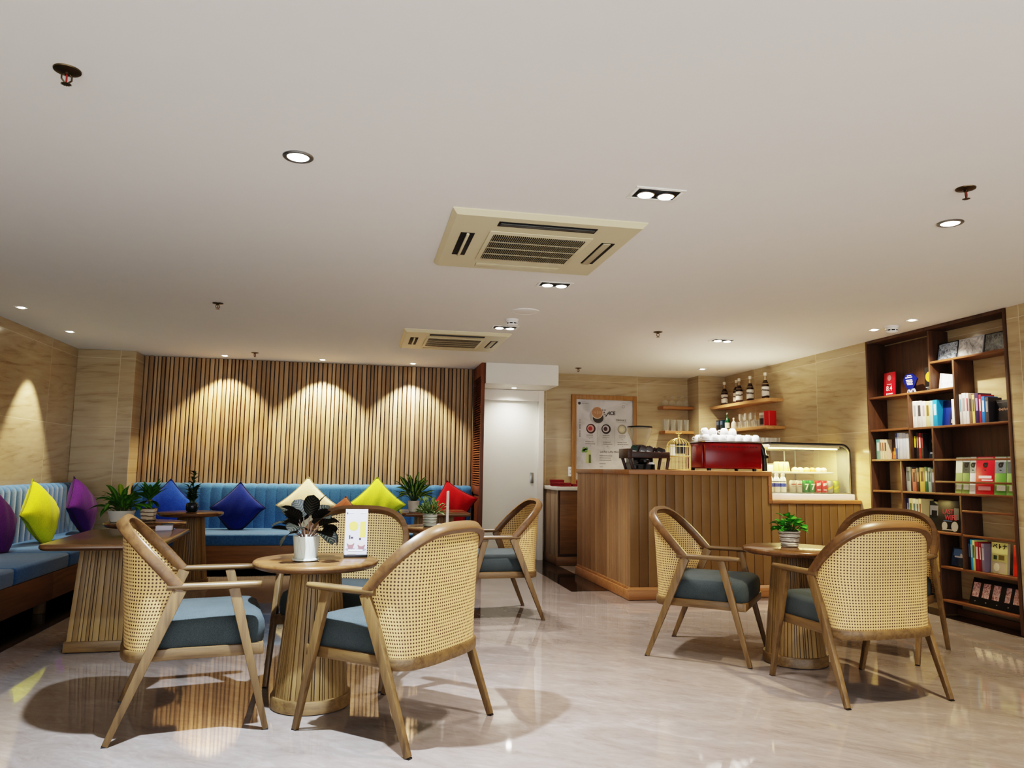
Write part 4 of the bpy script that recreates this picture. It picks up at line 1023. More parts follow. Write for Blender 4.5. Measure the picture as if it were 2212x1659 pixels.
mb = MB(); mb.hexa([(PX(u), yp-.0008+d, PZ(v)) for d in (0, .0006) for u, v in ((400, 1480), (520, 1480), (500, 1220), (420, 1220))]); mb.build('glass_picture', plain((190, 196, 150), .5), mbd)
mb = MB(); mb.box(PX(462), PX(505), yp-.0014, yp-.0009, PZ(1475), PZ(1310)); mb.build('leaf_slice_picture', plain((92, 104, 70), .5), mbd)
mb = MB()
for u, v, r in ((370, 1200, 34), (400, 1230, 40), (350, 1240, 30), (420, 1190, 26)): disc(mb, PX(u), PZ(v), r/1480., yp-.0012, 12)
mb.build('mint_picture', plain((120, 156, 96), .5), mbd, 0)

# ------------------------------------------------------------------ bookshelf
bs = thing('bookshelf', 'tall dark walnut open bookshelf built into the right wall', 'bookshelf', (0, 0, 0))
X0, X1 = XR-.004, 4.747; TH = .018
Y0, Y1 = 4.55, 6.092
def bpart(name, y0, y1, z0, z1, x0=X0, x1=X1, m=None, bev=.002): return MB().box(x0, x1, y0, y1, z0, z1, bev).build(name, m or M['walnut'], bs)
bpart('side_panel', Y0, Y0+.022, .0, H-.002, X0-.006); bpart('side_panel', Y1-.022, Y1, .0, H-.002, X0-.006)
bpart('top_panel', Y0+.022, Y1-.022, H-.028, H-.002, X0-.006)
def shelf(y0, y1, z): bpart('shelf', y0, y1, z-TH/2, z+TH/2, m=M['walnut_y'])
def divi(y, z0, z1): bpart('divider', y-TH/2, y+TH/2, z0+TH/2, z1-TH/2, X0+.001)
ya, yb = Y0+.022, Y1-.022
shelf(5.065+TH/2, yb, 1.79); shelf(ya, 5.315-TH/2, 2.02); shelf(ya, 5.575, 1.49); shelf(5.575+TH/2, yb, 1.495)
shelf(5.315, yb, 1.228); shelf(ya, 5.695-TH/2, .955); shelf(5.695+TH/2, yb, .955); shelf(5.057+TH/2, 5.695, .645); shelf(ya, 5.30-TH/2, .38); shelf(ya, 5.30-TH/2, .122); shelf(5.30+TH/2, yb, .30)
divi(5.315, 1.79, H-.026); divi(5.065, 1.49, 2.02); divi(5.575, 1.228, 1.79); divi(5.315, .955, 1.49); divi(5.695, .645, 1.228); divi(5.057, .38, .955); divi(5.30, .0, .645)
for z in (1.225, 1.05): bpart('rail', ya, 5.315-TH/2, z-.008, z+.008, X0, X0+.014, M['walnut_y'], .001)
for z in (.83, .645): bpart('rail', ya, 5.057-TH/2, z-.008, z+.008, X0, X0+.014, M['walnut_y'], .001)
for y0, y1, z0, z1 in ((5.315, yb, 1.79, H-.03), (5.065, 5.315, 1.79, 2.02), (5.065, 5.575, 1.49, 1.79), (5.315, 5.575, 1.228, 1.49), (ya, 5.315, .955, 1.49), (5.315, 5.695, .955, 1.228), (5.057, 5.695, .645, .955)):
    bpart('back_panel', y0+.01, y1-.01, z0+.01, z1-.01, X1-.008, X1-.001, M['walnut'], 0)
bpart('kick_board', ya, 5.29, .0, .055, X1-.05, X1-.03, M['walnut_y'], .001)
EDGE = X0+.03
pages = plain((216, 206, 184), .8)
CAP = ['first', 'second', 'third', 'fourth', 'fifth', 'sixth', 'seventh', 'eighth', 'ninth', 'tenth', 'eleventh']
def book(y0, y1, z0, h, col, label, group, depth=.12, lean=0, band=None, inset=0):
    """y0 < y1: thickness range; spine faces the room (-x)"""
    w = y1-y0
    t = thing('book', label, 'book', (EDGE+inset, (y0+y1)/2, z0), 0, group); t.rotation_euler = (lean, 0, 0)
    m = plain(col, .45); c = .0022
    mb = MB(); mb.box(0, c, -w/2, w/2, 0, h, .0006).box(c, depth, -w/2, -w/2+c, 0, h).box(c, depth, w/2-c, w/2, 0, h); mb.build('cover', m, t)
    MB().box(c, depth-.004, -w/2+c, w/2-c, .003, h-.003).build('pages', pages, t)
    if band and w > .011:
        mb = MB(); mb.box(-.0006, 0, -w*.28, w*.28, h*.42, h*.84); mb.build('title_band', plain(band, .5), t)
    return t
def cell(edges, z0, cols, where, group, hs, depth=.12):
    """edges: descending y values (left to right in the picture)"""
    for k in range(len(edges)-1):
        y1, y0 = edges[k]-.0012, edges[k+1]+.0012; c, bnd, nm = cols[k]
        book(y0, y1, z0+TH/2+.0005, hs[k], c, '%s, %s from the left, %s' % (nm, CAP[k], where), group, depth, 0, bnd)
Wt, Bk, Rd = (226, 224, 218), (28, 26, 28), (170, 28, 34)
cell([5.562, 5.512, 5.456, 5.412, 5.366, 5.332], 1.49, [(Wt, (150, 150, 150), 'white spine book'), ((206, 204, 200), (60, 60, 64), 'white book with black brush lettering'), ((224, 222, 214), (170, 150, 150), 'cream white book'), ((206, 196, 140), (110, 90, 40), 'pale yellow patterned book'), ((170, 214, 206), (224, 214, 150), 'mint and cream book')],
     'under the trophies', 'books under the trophies', [.225, .222, .215, .212, .212])
book(5.285, 5.330, 1.4995, .215, (40, 140, 190), 'sky blue book beside the leaning dark blue one', 'books under the trophies', .12, 0, (200, 230, 240))
book(5.088, 5.130, 1.4995, .205, (232, 230, 226), 'white book at right end of the shelf under trophies', 'books under the trophies', .12)
cell([5.052, 5.026, 4.985, 4.957, 4.927, 4.901, 4.863, 4.838, 4.806, 4.772], 1.49, [(Wt, (120, 160, 180), 'white book with grey print'), ((218, 214, 212), (150, 140, 140), 'grey white book'), ((222, 214, 212), (180, 60, 70), 'white book with red lettering'), ((120, 96, 80), (60, 50, 44), 'brown book'), ((214, 190, 110), (80, 80, 80), 'grey and yellow book'), ((52, 34, 76), (160, 140, 190), 'dark purple book'), ((150, 40, 60), (220, 200, 200), 'maroon book'), ((40, 110, 190), (220, 230, 240), 'bright blue book'), ((60, 58, 64), (150, 150, 150), 'slate grey book')],
     'upper right shelf of the bookshelf', 'books on the upper right shelf', [.235, .242, .238, .23, .222, .23, .216, .2, .19])
cell([6.04, 5.99, 5.965, 5.935, 5.90], 1.228, [((96, 150, 152), (220, 220, 216), 'teal and white book'), ((214, 206, 186), (120, 100, 80), 'cream book'), ((226, 214, 190), (150, 90, 60), 'ivory book'), ((222, 200, 164), (110, 60, 40), 'tan book')],
     'left column under the small shelf', 'books in the left column', [.18, .18, .178, .176])
cell([5.79, 5.765, 5.74, 5.70, 5.66, 5.622], 1.228, [((40, 62, 128), (200, 210, 230), 'dark blue folder'), ((170, 190, 220), (226, 230, 240), 'pale blue folder'), ((206, 212, 224), None, 'white folder'), ((196, 206, 226), None, 'bluish white folder'), ((222, 224, 228), None, 'white binder')],
     'after the flame cover book', 'folders in the left column', [.225, .228, .226, .222, .215])
cell([5.563, 5.535, 5.51, 5.48, 5.455], 1.228, [(Bk, (224, 210, 60), 'black book with yellow top'), ((40, 36, 36), (180, 150, 60), 'black book'), ((150, 30, 34), (230, 214, 200), 'red and white book'), ((44, 40, 44), (150, 60, 60), 'dark book')],
     'left of the dark WH cover', 'books in the narrow middle cell', [.225, .22, .215, .21])
cell([5.672, 5.62, 5.602, 5.555, 5.515, 5.458, 5.42, 5.385, 5.345], .955, [((170, 176, 172), (90, 100, 100), 'grey green book'), ((40, 40, 44), None, 'thin black book'), ((176, 100, 84), (60, 30, 30), 'salmon red book'), ((44, 34, 32), (150, 120, 90), 'dark brown book'), ((196, 170, 90), (90, 60, 40), 'mustard book'), ((40, 96, 70), (200, 210, 190), 'green book'), ((150, 176, 170), (60, 80, 80), 'pale green book'), ((60, 60, 76), (150, 150, 170), 'slate blue book')],
     'shelf left of the magazines', 'books left of the magazines', [.205, .2, .19, .195, .2, .205, .2, .19])
cell([5.682, 5.655, 5.612, 5.57, 5.54, 5.508], .645, [((30, 70, 150), (200, 214, 230), 'blue book'), ((216, 206, 150), (90, 110, 60), 'yellow cream book'), ((222, 218, 200), (80, 110, 120), 'cream and green book'), ((206, 206, 196), (90, 90, 90), 'pale grey book'), ((222, 206, 150), (120, 80, 50), 'straw yellow book')],
     'left of the two face-out novels', 'books left of the face-out novels', [.25, .25, .248, .246, .25])
cell([5.04, 5.018, 4.998, 4.975, 4.938, 4.915, 4.885], .38, [((20, 34, 56), (90, 110, 140), 'navy book'), ((70, 160, 200), (200, 226, 236), 'cyan book'), ((196, 204, 130), (90, 110, 60), 'lime yellow book'), ((150, 24, 40), (232, 210, 210), 'crimson book'), ((120, 24, 36), (226, 190, 190), 'dark red book'), ((120, 110, 130), (190, 180, 190), 'grey violet book')],
     'bottom right shelf beside the yellow guide', 'books on the bottom right shelf', [.232, .228, .225, .215, .212, .208])
def facebook(name, y0, y1, z0, h, th, col, label, group, lean=.12, cat='book', out=0, yaw=0):
    """front cover faces the room (-x); leans back against the shelf"""
    t = thing(name, label, cat, (EDGE+.04+out, (y0+y1)/2, z0), 0, group); t.rotation_euler = (0, lean, yaw)
    w = y1-y0
    MB().box(0, .002, -w/2, w/2, 0, h, .0006).build('cover', plain(col, .35), t); MB().box(.002, th, -w/2+.002, w/2-.002, .002, h-.002).build('pages', pages, t)
    return t, w, h
def patch(t, nm, y0, y1, z0, z1, col, k=1):   # y0 = left edge in the picture, measured from the centre (larger y = left)
    MB().box(-.0006*k, -.0006*(k-1), y1, y0, z0, z1).build(nm, plain(col, .4), t)
ds = 1.49+TH/2+.0005
t, w, h = facebook('book', 5.135, 5.283, ds, .205, .03, (24, 40, 110), 'dark blue face-out novel with cream figure, under the trophies', 'books under the trophies', .1)
patch(t, 'cover_picture', -.01, -.07, .01, .17, (30, 26, 30)); patch(t, 'figure_picture', -.03, -.055, .06, .11, (214, 196, 170), 2); patch(t, 'title_line', -.02, -.065, .02, .05, (190, 140, 80), 2)
t, w, h = facebook('book', 4.612, 4.765, ds, .165, .03, (34, 32, 32), 'black face-out book at right end of upper right shelf', 'books on the upper right shelf', .08)
mb = MB()
for k in range(8): mb.box(-.0006, 0, -.05+k*.013, -.042+k*.013, .085+.004*(k % 2), .105-.003*(k % 3))
mb.build('script_title', plain((150, 120, 100), .4), t); patch(t, 'print_line', .06, -.06, .145, .150, (84, 80, 78))
es = 1.228+TH/2+.0005
t, w, h = facebook('book', 5.798, 5.892, es, .176, .028, (96, 52, 34), 'face-out paperback with orange flame cover', 'books in the left column', .06)
patch(t, 'flame_picture', .035, -.035, .005, .07, (226, 120, 40)); patch(t, 'sky_picture', .04, -.04, .1, .165, (70, 52, 48)); patch(t, 'glow_picture', .02, -.03, .04, .1, (240, 170, 70), 2)
t, w, h = facebook('book', 5.335, 5.45, es, .205, .03, (44, 52, 64), 'dark face-out book lettered WH', 'books in the narrow middle cell', .08)
text('lettering', 'WH', .062, plain((150, 150, 150), .4), t, (-.001, -.02, .135), ROT_X); patch(t, 'print_line', .04, -.05, .04, .055, (120, 126, 134))
gs = .645+TH/2+.0005
t, w, h = facebook('book', 5.395, 5.505, gs, .235, .03, (60, 66, 66), 'grey face-out novel left of the LAST WIFE book', 'face-out novels', .08, out=.02)
patch(t, 'cover_picture', .05, -.05, .12, .2, (196, 200, 200)); patch(t, 'dark_picture', .03, -.03, .1, .16, (40, 44, 46), 2)
t, w, h = facebook('book', 5.15, 5.388, gs, .248, .035, (22, 26, 34), 'black face-out novel titled LAST WIFE in pink letters', 'face-out novels', .08)
pk = plain((214, 70, 100), .4)
text('lettering', 'LAST', .052, pk, t, (-.001, .012, .158), ROT_X, bold=.0008); text('lettering', 'WIFE', .056, pk, t, (-.001, -.018, .112), ROT_X, bold=.0008)
mb = MB()
for yy, r in ((.045, .03), (-.06, .036)): mb.face([(-.0008, yy+r*math.cos(2*PI*k/16), .045+r*math.sin(2*PI*k/16)*1.1) for k in range(16)])
mb.build('face_picture', plain((186, 186, 190), .4), t, 0); patch(t, 'mist_picture', -.05, -.10, .1, .19, (110, 116, 124), 1); patch(t, 'print_line', .07, -.085, .012, .02, (200, 200, 200)); patch(t, 'blue_line', .06, -.03, .082, .088, (90, 130, 190))
fs = .955+TH/2+.0005
mags = [(5.118, 5.185, (150, 170, 110), (214, 216, 196), 'leftmost magazine with green and cream cover'), (5.045, 5.115, (122, 150, 90), (70, 76, 72), 'second magazine with golf green and dark trees'), (4.985, 5.042, (220, 222, 220), (150, 160, 150), 'third magazine, mostly white cover'), (4.812, 4.982, (188, 22, 44), (230, 200, 200), 'red magazine in the middle of the magazine rack'), (4.705, 4.808, (96, 150, 70), (110, 120, 130), 'fifth magazine with fairway and grey sky'), (4.585, 4.70, (110, 160, 84), (84, 92, 96), 'rightmost magazine with fairway and white sand')]
for k, (y0, y1, c, c2, lb) in enumerate(mags):
    t, w, h = facebook('magazine', y0, y1, fs, .285, .008, c, lb, 'magazines in the rack', .10, 'magazine')
    if k != 3:
        patch(t, 'sky_picture', w*.48, -w*.48, .16, .245, c2); patch(t, 'sand_picture', w*.3, -w*.45, .03, .07, (222, 222, 216)); patch(t, 'header_strip', w*.49, -w*.49, .246, .282, (176, 180, 176))
    else:
        patch(t, 'title_line', .06, -.06, .12, .14, (236, 214, 214)); patch(t, 'print_line', .03, -.07, .10, .112, (232, 190, 196)); patch(t, 'header_strip', .07, -.07, .268, .278, (222, 140, 150)); patch(t, 'script_line', .06, -.055, .03, .06, (226, 150, 164))
    if k in (1, 2, 3, 4, 5): text('lettering', 'g', .10, plain((26, 26, 28), .4), t, (-.0022, 0, .222), ROT_X, bold=.003)
hs_ = .38+TH/2+.0005
t, w, h = facebook('book', 4.735, 4.88, hs_, .225, .025, (206, 200, 130), 'yellow Japanese travel guide, face out on bottom right shelf', 'books on the bottom right shelf', .1)
text('lettering', '\u30d9\u30c8\u30ca', .042, plain((24, 24, 24), .4), t, (-.001, -.005, .195), ROT_X, bold=.001)
patch(t, 'picture', .05, .02, .10, .13, (70, 90, 50)); patch(t, 'picture_frame', .005, -.045, .10, .135, (130, 116, 60)); patch(t, 'scene_picture', .06, -.065, .005, .085, (176, 160, 134))
mb = MB(); mb.face([(-.0014, .02+.026*math.cos(2*PI*k/18), .045+.03*math.sin(2*PI*k/18)) for k in range(18)]); mb.build('bowl_picture', plain((214, 206, 170), .4), t, 0)
t, w, h = facebook('book', 4.58, 4.685, hs_, .222, .03, (206, 50, 26), 'orange red face-out book at right end of the bottom right shelf', 'books on the bottom right shelf', .1)
patch(t, 'script_title', -.01, -.035, .09, .15, (236, 190, 170)); patch(t, 'print_line', .02, -.03, .19, .197, (236, 160, 140))
t, w, h = facebook('book', 5.74, 5.86, .964, .0001+.18, .03, (70, 50, 40), 'book with brown and white picture cover in the left column', 'books in the left column', .1)
t.location.z = .3095; t.location.z = .955-.30+.3095-.0095+.0095
t.location = (EDGE+.05, 5.80, .309); 
patch(t, 'cover_picture', .0, -.05, .08, .16, (190, 180, 170)); patch(t, 'sea_picture', .05, -.05, .005, .06, (40, 44, 70))
# framed photographs and trophies
def pframe(name, y0, y1, z0, h, fcol, label, lean=.18, cat='picture frame', bw=.008, group=None, out=0):
    t = thing(name, label, cat, (EDGE+.03+out, (y0+y1)/2, z0), 0, group); t.rotation_euler = (0, lean, 0); w = (y1-y0)/2
    mb = MB(); mb.box(-.004, .008, -w, -w+bw, 0, h, .001).box(-.004, .008, w-bw, w, 0, h, .001).box(-.004, .008, -w+bw, w-bw, 0, bw, .001).box(-.004, .008, -w+bw, w-bw, h-bw, h, .001); mb.build('frame', plain(fcol, .3), t)
    MB().box(.009, .06, -.01, .01, 0, .008).build('strut', plain(fcol, .4), t)
    return t, w, h
def bw_print(name, lo, hi, sc__):
    t = NT(name); n = t.noise(t.coord(), sc__, 6, .7, .8); return t.fin(t.ramp(n, [(.38, lin(*lo)), (.6, lin(*hi))]), .3)
bz = 2.02+TH/2+.0005
for y0, y1, lo, hi, s_, lb in ((5.08, 5.295, (40, 56, 84), (190, 206, 222), 60, 'left black and white framed photograph on top shelf'), (4.83, 5.075, (110, 114, 118), (214, 214, 214), 16, 'middle pale framed landscape photograph on top shelf'), (4.60, 4.822, (30, 34, 36), (130, 134, 132), 40, 'right dark framed photograph on top shelf')):
    t, w, h = pframe('photo_frame', y0, y1, bz, .15, (20, 20, 24) if 'pale' not in lb else (170, 172, 176), lb, group='framed photographs on the top shelf')
    MB().box(-.001, .005, -w+.008, w-.008, .008, .142).build('photograph', bw_print('photo_print', lo, hi, s_), t)
t, w, h = pframe('photo_frame', 5.085, 5.27, hs_, .15, (18, 20, 26), 'framed dark blue photograph of a white aeroplane', out=.01)
MB().box(-.001, .005, -w+.008, w-.008, .008, .142).build('photograph', bw_print('aeroplane_print', (34, 46, 66), (62, 82, 108), 14), t)
patch(t, 'sky_picture', .07, -.08, .085, .138, (96, 130, 170), 2); mb = MB(); mb.box(-.004, -.0015, -.07, .055, .072, .084).hexa([(-.004, .0, .078), (-.0015, .0, .078), (-.0015, -.03, .078), (-.004, -.03, .078), (-.004, .0, .105), (-.0015, .0, .105), (-.0015, -.012, .105), (-.004, -.012, .105)]).build('aeroplane_picture', plain((206, 210, 216), .4), t)
az = 1.79+TH/2+.0005
t = thing('award_plaque', 'red award plaque reading 8.4 with round emblem', 'award', (EDGE+.03, 5.88, az), 0, 'awards on the shelf'); t.rotation_euler = (0, .06, 0)
MB().box(0, .012, -.07, .07, 0, .215, .002).build('plaque', plain((186, 16, 36), .3), t)
wh = plain((236, 226, 226), .4)
text('lettering', '8.4', .064, wh, t, (-.001, 0, .068), ROT_X, bold=.0008)
mb = MB(); mb.box(-.0008, 0, -.045, .015, .016, .026).box(-.0008, 0, .022, .038, .012, .028).box(-.0008, 0, -.03, .03, .105, .109); mb.build('print_line', wh, t)
mb = MB(); mb.face([(-.0008, .024*math.cos(2*PI*k/18), .165+.026*math.sin(2*PI*k/18)) for k in range(18)]); mb.build('emblem', plain((224, 150, 156), .4), t, 0)
t = thing('glass_award', 'faceted dark blue glass award with white lettering', 'award', (EDGE+.03, 5.615, az), 0, 'awards on the shelf')
mb = MB(); pts = [(.085, .115), (.05, .165), (-.03, .17), (-.088, .12), (-.04, .04), (.03, .035)]
q = [(0, y, z) for y, z in pts]; q2 = [(.02, y*.9, .01+z*.92) for y, z in pts]; mb.grid([q, q2], True, cap0=True, cap1=True); mb.build('award_body', plain((16, 26, 92), .1), t, 0)
mb = MB()
for z, a, b in ((.150, .03, -.02), (.135, .05, -.03), (.112, .045, -.03), (.099, .04, -.035), (.086, .035, -.03), (.074, .03, -.035)): mb.box(-.0012, -.0004, b, a, z, z+.007)
mb.build('small_print', wh, t); mb = MB(); mb.bar((.008, .04, .0), (.008, .02, .045), .012, .01).bar((.008, .0, .0), (.008, .02, .045), .012, .01).bar((.008, 0, 0), (.008, -.03, .045), .012, .01).bar((.008, -.055, 0), (.008, -.03, .045), .012, .01); mb.build('award_stand', plain((190, 200, 226), .15), t)
t = thing('medal_box', 'black presentation box with round gold medal', 'award', (EDGE+.035, 5.395, az), 0, 'awards on the shelf')
MB().box(0, .03, -.065, .05, 0, .20, .002).build('box', M['black'], t)
mb = MB(); mb.grid([[(-.004, .036*math.cos(2*PI*k/24), .118+.04*math.sin(2*PI*k/24)) for k in range(24)], [(.0, .04*math.cos(2*PI*k/24), .118+.044*math.sin(2*PI*k/24)) for k in range(24)]], True, cap0=True); mb.build('medal', plain((224, 170, 50), .3, .4), t, 0)
mb = MB(); mb.box(-.0008, 0, -.04, .04, .03, .034).box(-.0008, 0, -.03, .03, .016, .019); mb.build('print_line', plain((150, 150, 150), .4), t)
t = thing('greeting_card', 'white card with faint handwriting in the small square cell', 'card', (EDGE+.03, 5.19, az), 0); t.rotation_euler = (0, .1, 0)
mb = MB(); mb.hexa([(0, -.085, 0), (.006, -.085, 0), (.006, .1, 0), (0, .1, 0), (0, -.085, .10), (.006, -.085, .10), (.006, .09, .135), (0, .09, .135)]); mb.build('card', plain((228, 228, 234), .5), t)
mb = MB()
for k in range(7): mb.box(-.0008, 0, -.06+k*.02, -.05+k*.02, .03+.008*(k % 3), .05+.007*(k % 2))
mb.build('handwriting', plain((176, 176, 206), .5), t)
t = thing('tea_gift_box', 'black presentation box with five pink picture panels, bottom shelf', 'gift box', (EDGE+.02, 4.835, .122+TH/2+.0005), 0); t.rotation_euler = (0, .30, 0)
MB().box(0, .04, -.235, .25, 0, .205, .003).build('box', plain((20, 20, 24), .3), t)
for k in range(5): MB().box(-.003, 0, .20-k*.093-.03, .20-k*.093+.032-(.02 if k == 3 else 0), .06, .17).build('picture_panel', bw_print('pink_panel', (110, 70, 76), (214, 180, 178), 60), t)
mb = MB()
for k in range(4): mb.box(-.001, 0, .19-k*.1, .2-k*.1, .025, .033)
mb.build('logo', plain((120, 120, 126), .4), t)

# ------------------------------------------------------------------ ceiling fittings
def cassette(x, y, label, first=[None]):
    if first[0]: return dup(first[0], label, (x, y, H))
    t = thing('ceiling_air_conditioner', label, 'air conditioner', (x, y, H), 0, 'ceiling cassette air conditioners'); s = .485
    MB().slab([(s, -s), (s, s), (-s, s), (-s, -s)], [(0, 0), (0, -.006), (.03, -.028)]).build('panel', M['cream'], t, 20)
    zb = -.0285
    MB().box(-.27, .27, -.265, .265, zb-.006, zb, .003).build('grille_frame', M['cream'], t)
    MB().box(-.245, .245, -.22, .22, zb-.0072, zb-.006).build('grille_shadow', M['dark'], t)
    mb = MB()
    for k in range(47): xx = -.242+k*.0105; mb.box(xx, xx+.0022, -.22, .22, zb-.011, zb-.007)
    for yy in (-.11, 0, .11): mb.box(-.245, .245, yy-.003, yy+.003, zb-.012, zb-.007)
    mb.build('intake_grille', M['creamd'], t)
    for k, (cx, cy, hx, hy) in enumerate(((0, -.375, .25, .034), (0, .375, .25, .034), (-.375, 0, .036, .2), (.375, 0, .036, .2))):
        v = MB().box(cx-hx, cx+hx, cy-hy, cy+hy, zb-.002, zb+.002, .001).build('air_vent', M['creamd'] if k in (1,) else M['dark'], t)
        if k == 0: b = MB().box(cx-hx+.01, cx+hx-.01, cy-.022, cy+.008, zb-.008, zb-.002, .002); m = plain((70, 72, 70), .4)
        elif k == 1: b = MB().box(cx-hx, cx+hx, cy-hy, cy+hy, zb-.005, zb-.002, .002); m = M['cream']
        elif k == 2: b = MB().box(cx-.006, cx+.008, cy-hy, cy+hy, zb-.012, zb-.002, .002); m = M['cream']
        else: b = MB().box(cx-.028, cx+.012, cy-hy, cy+hy, zb-.008, zb-.002, .002); m = M['creamd']
        b.build('louver_blade', m, v)
    first[0] = t; return t
cassette(.872, 3.883, 'ceiling air conditioner cassette nearer the camera'); cassette(.827, 7.07, 'farther ceiling air conditioner cassette, before the white bulkhead')
def ring(r0, r1, z0, z1, n=40):
    return MB().grid([[(r*math.cos(2*PI*k/n), r*math.sin(2*PI*k/n), z) for k in range(n)] for r, z in ((r1, 0), (r1, z0), (r1-.004, z1), (r0, z1), (r0-.004, z0))], True)
def downlight(x, y, label, R=.06, warm=0, z=H):
    t = thing('round_downlight', label, 'downlight', (x, y, z), 0, 'round recessed downlights')
    ring(R*.74, R, -.003, -.006).build('trim_ring', M['steel'], t)
    MB().lathe([(R*.72, -.0035), (R*.6, -.0065), (.0, -.0075)], 32).build('diffuser', M['lampw'] if warm else M['lamp'], t)
downlight(-.286, 2.976, 'large round downlight above the front table'); downlight(2.773, 3.047, 'round downlight at the right below a sprinkler', warm=1)
def twin(x, y, label, first=[None]):
    if first[0]: return dup(first[0], label, (x, y, H))
    t = thing('twin_spotlight', label, 'spotlight', (x, y, H), 0, 'twin recessed spotlights')
    mb = MB(); mb.box(-.115, .115, -.07, -.054, -.005, 0, .001).box(-.115, .115, .054, .07, -.005, 0, .001).box(-.115, -.098, -.054, .054, -.005, 0, .001).box(.098, .115, -.054, .054, -.005, 0, .001); mb.build('frame', M['white'], t)
    MB().box(-.098, .098, -.054, .054, -.002, -.0005).build('recess_plate', M['dark'], t)  # flat dark plate: shade of an uncut recess put into its colour
    for sx in (-.047, .047):
        l_ = MB().lathe([(.040, -.002), (.040, -.008), (.036, -.010)], 28, (sx, .004, 0)).build('lamp_housing', M['chrome'], t)
        MB().lathe([(.036, -.009), (.03, -.0135), (.0, -.0155)], 28, (sx, .004, 0)).build('lamp', M['lamp'], l_)
    first[0] = t; return t
for x, y, lb in ((1.243, 3.02, 'twin spotlight nearest the camera, right of the near air conditioner'), (1.223, 4.72, 'twin spotlight just behind the near air conditioner'), (1.19, 6.30, 'twin spotlight just before the far air conditioner'), (3.27, 6.37, 'twin spotlight above the espresso machine')): twin(x, y, lb)
def small_spot(x, y, label, z=H, warm=1):
    t = thing('small_square_spotlight', label, 'spotlight', (x, y, z), 0, 'small recessed wall washer spotlights')
    mb = MB(); s, i = .042, .031
    mb.box(-s, s, -s, -i, -.004, 0, .001).box(-s, s, i, s, -.004, 0, .001).box(-s, -i, -i, i, -.004, 0, .001).box(i, s, -i, i, -.004, 0, .001); mb.build('frame', M['white'], t)
    MB().box(-i, i, -i, i, -.0015, -.0003).build('recess_plate', M['steel'], t)
    MB().lathe([(.027, -.002), (.022, -.007), (.0, -.009)], 24).build('lamp', M['lampw'] if warm else M['lamp'], t)
for x, y, lb in ((-1.534, 8.83, 'leftmost small spotlight above the slatted wall'), (-.466, 8.83, 'middle small spotlight above the slatted wall'), (.573, 8.83, 'rightmost small spotlight above the slatted wall'),
                 (-2.69, 6.527, 'small spotlight by the left wall, nearer the camera'), (-2.715, 7.63, 'small spotlight by the left wall, near the corner column'), (4.237, 5.54, 'left small spotlight in front of the bookshelf'), (4.248, 5.105, 'right small spotlight in front of the bookshelf'), (3.968, 8.252, 'small spotlight above the coffee corner shelves')): small_spot(x, y, lb)
small_spot(1.80, 8.86, 'small spotlight under the white bulkhead above the door', 2.082)
def sprinkler(x, y, label, first=[None]):
    if first[0]: return dup(first[0], label, (x, y, H), random.uniform(0, 3))
    t = thing('fire_sprinkler', label, 'sprinkler', (x, y, H), .5, 'ceiling fire sprinklers')
    MB().lathe([(.040, 0), (.039, -.004), (.022, -.009), (.012, -.010), (.0, -.010)], 32).build('escutcheon', M['bronze'], t, 40)
    MB().lathe([(.008, -.008), (.008, -.016), (.0, -.016)], 16).build('nozzle', M['bronze'], t)
    mb = MB()
    for s in (-1, 1): mb.tube([(s*.006, 0, -.012), (s*.014, 0, -.020), (s*.014, 0, -.032), (s*.004, 0, -.043)], .0028, 8)
    mb.build('frame_arm', M['bronze'], t)
    MB().lathe([(.0028, -.016), (.0028, -.042)], 10).build('glass_bulb', plain((150, 40, 30), .1), t)
    mb = MB(); rows = []
    for r, z in ((.002, -.044), (.016, -.046), (.016, -.0475), (.002, -.0475)): rows.append([((r if (k % 2 or r < .01) else r*.72)*math.cos(2*PI*k/24), (r if (k % 2 or r < .01) else r*.72)*math.sin(2*PI*k/24), z) for k in range(24)])
    mb.grid(rows, True, cap0=True, cap1=True).build('deflector', M['bronze'], t, 0)
    first[0] = t; return t
for x, y, lb in ((-.945, 2.46, 'nearest fire sprinkler, top left of the ceiling'), (2.498, 2.65, 'fire sprinkler at the upper right of the ceiling'), (-1.105, 5.94, 'fire sprinkler midway along the left ceiling'), (-1.169, 8.5, 'fire sprinkler close to the slatted wall'), (2.536, 6.14, 'fire sprinkler in front of the counter'), (2.538, 8.62, 'fire sprinkler by the menu wall')): sprinkler(x, y, lb)
def detector(x, y, label):
    t = thing('smoke_detector', label, 'smoke detector', (x, y, H), 0, 'ceiling smoke detectors')
    MB().lathe([(.055, 0), (.055, -.012), (.050, -.016), (.050, -.030), (.0, -.03)], 32).build('base', M['cup'], t, 40)
    MB().lathe([(.044, -.030), (.044, -.040)], 32).build('vent_gap', M['dark'], t)
    mb = MB()
    for k in range(8): a = 2*PI*k/8; mb.box(-.004, .004, .042, .048, -.041, -.03, mat=None); mb.bm.verts.ensure_lookup_table(); bmesh.ops.rotate(mb.bm, verts=mb.bm.verts[-8:], cent=(0, 0, 0), matrix=Matrix.Rotation(a, 3, 'Z'))
    mb.build('vent_rib', M['cup'], t)
    MB().lathe([(.047, -.040), (.044, -.050), (.03, -.058), (.0, -.06)], 32).build('cap', M['cup'], t, 40)
detector(1.185, 5.95, 'smoke detector above the far twin spotlight'); detector(4.279, 5.378, 'smoke detector between the two spotlights by the bookshelf')
t = thing('ceiling_speaker', 'round flat white speaker cover in the middle of the ceiling', 'speaker', (1.219, 5.6, H))
ring(.095, .11, -.004, -.008).build('rim', M['ceil'], t); MB().lathe([(.095, -.003), (.09, -.006), (.0, -.007)], 40).build('grille', M['ceil'], t)

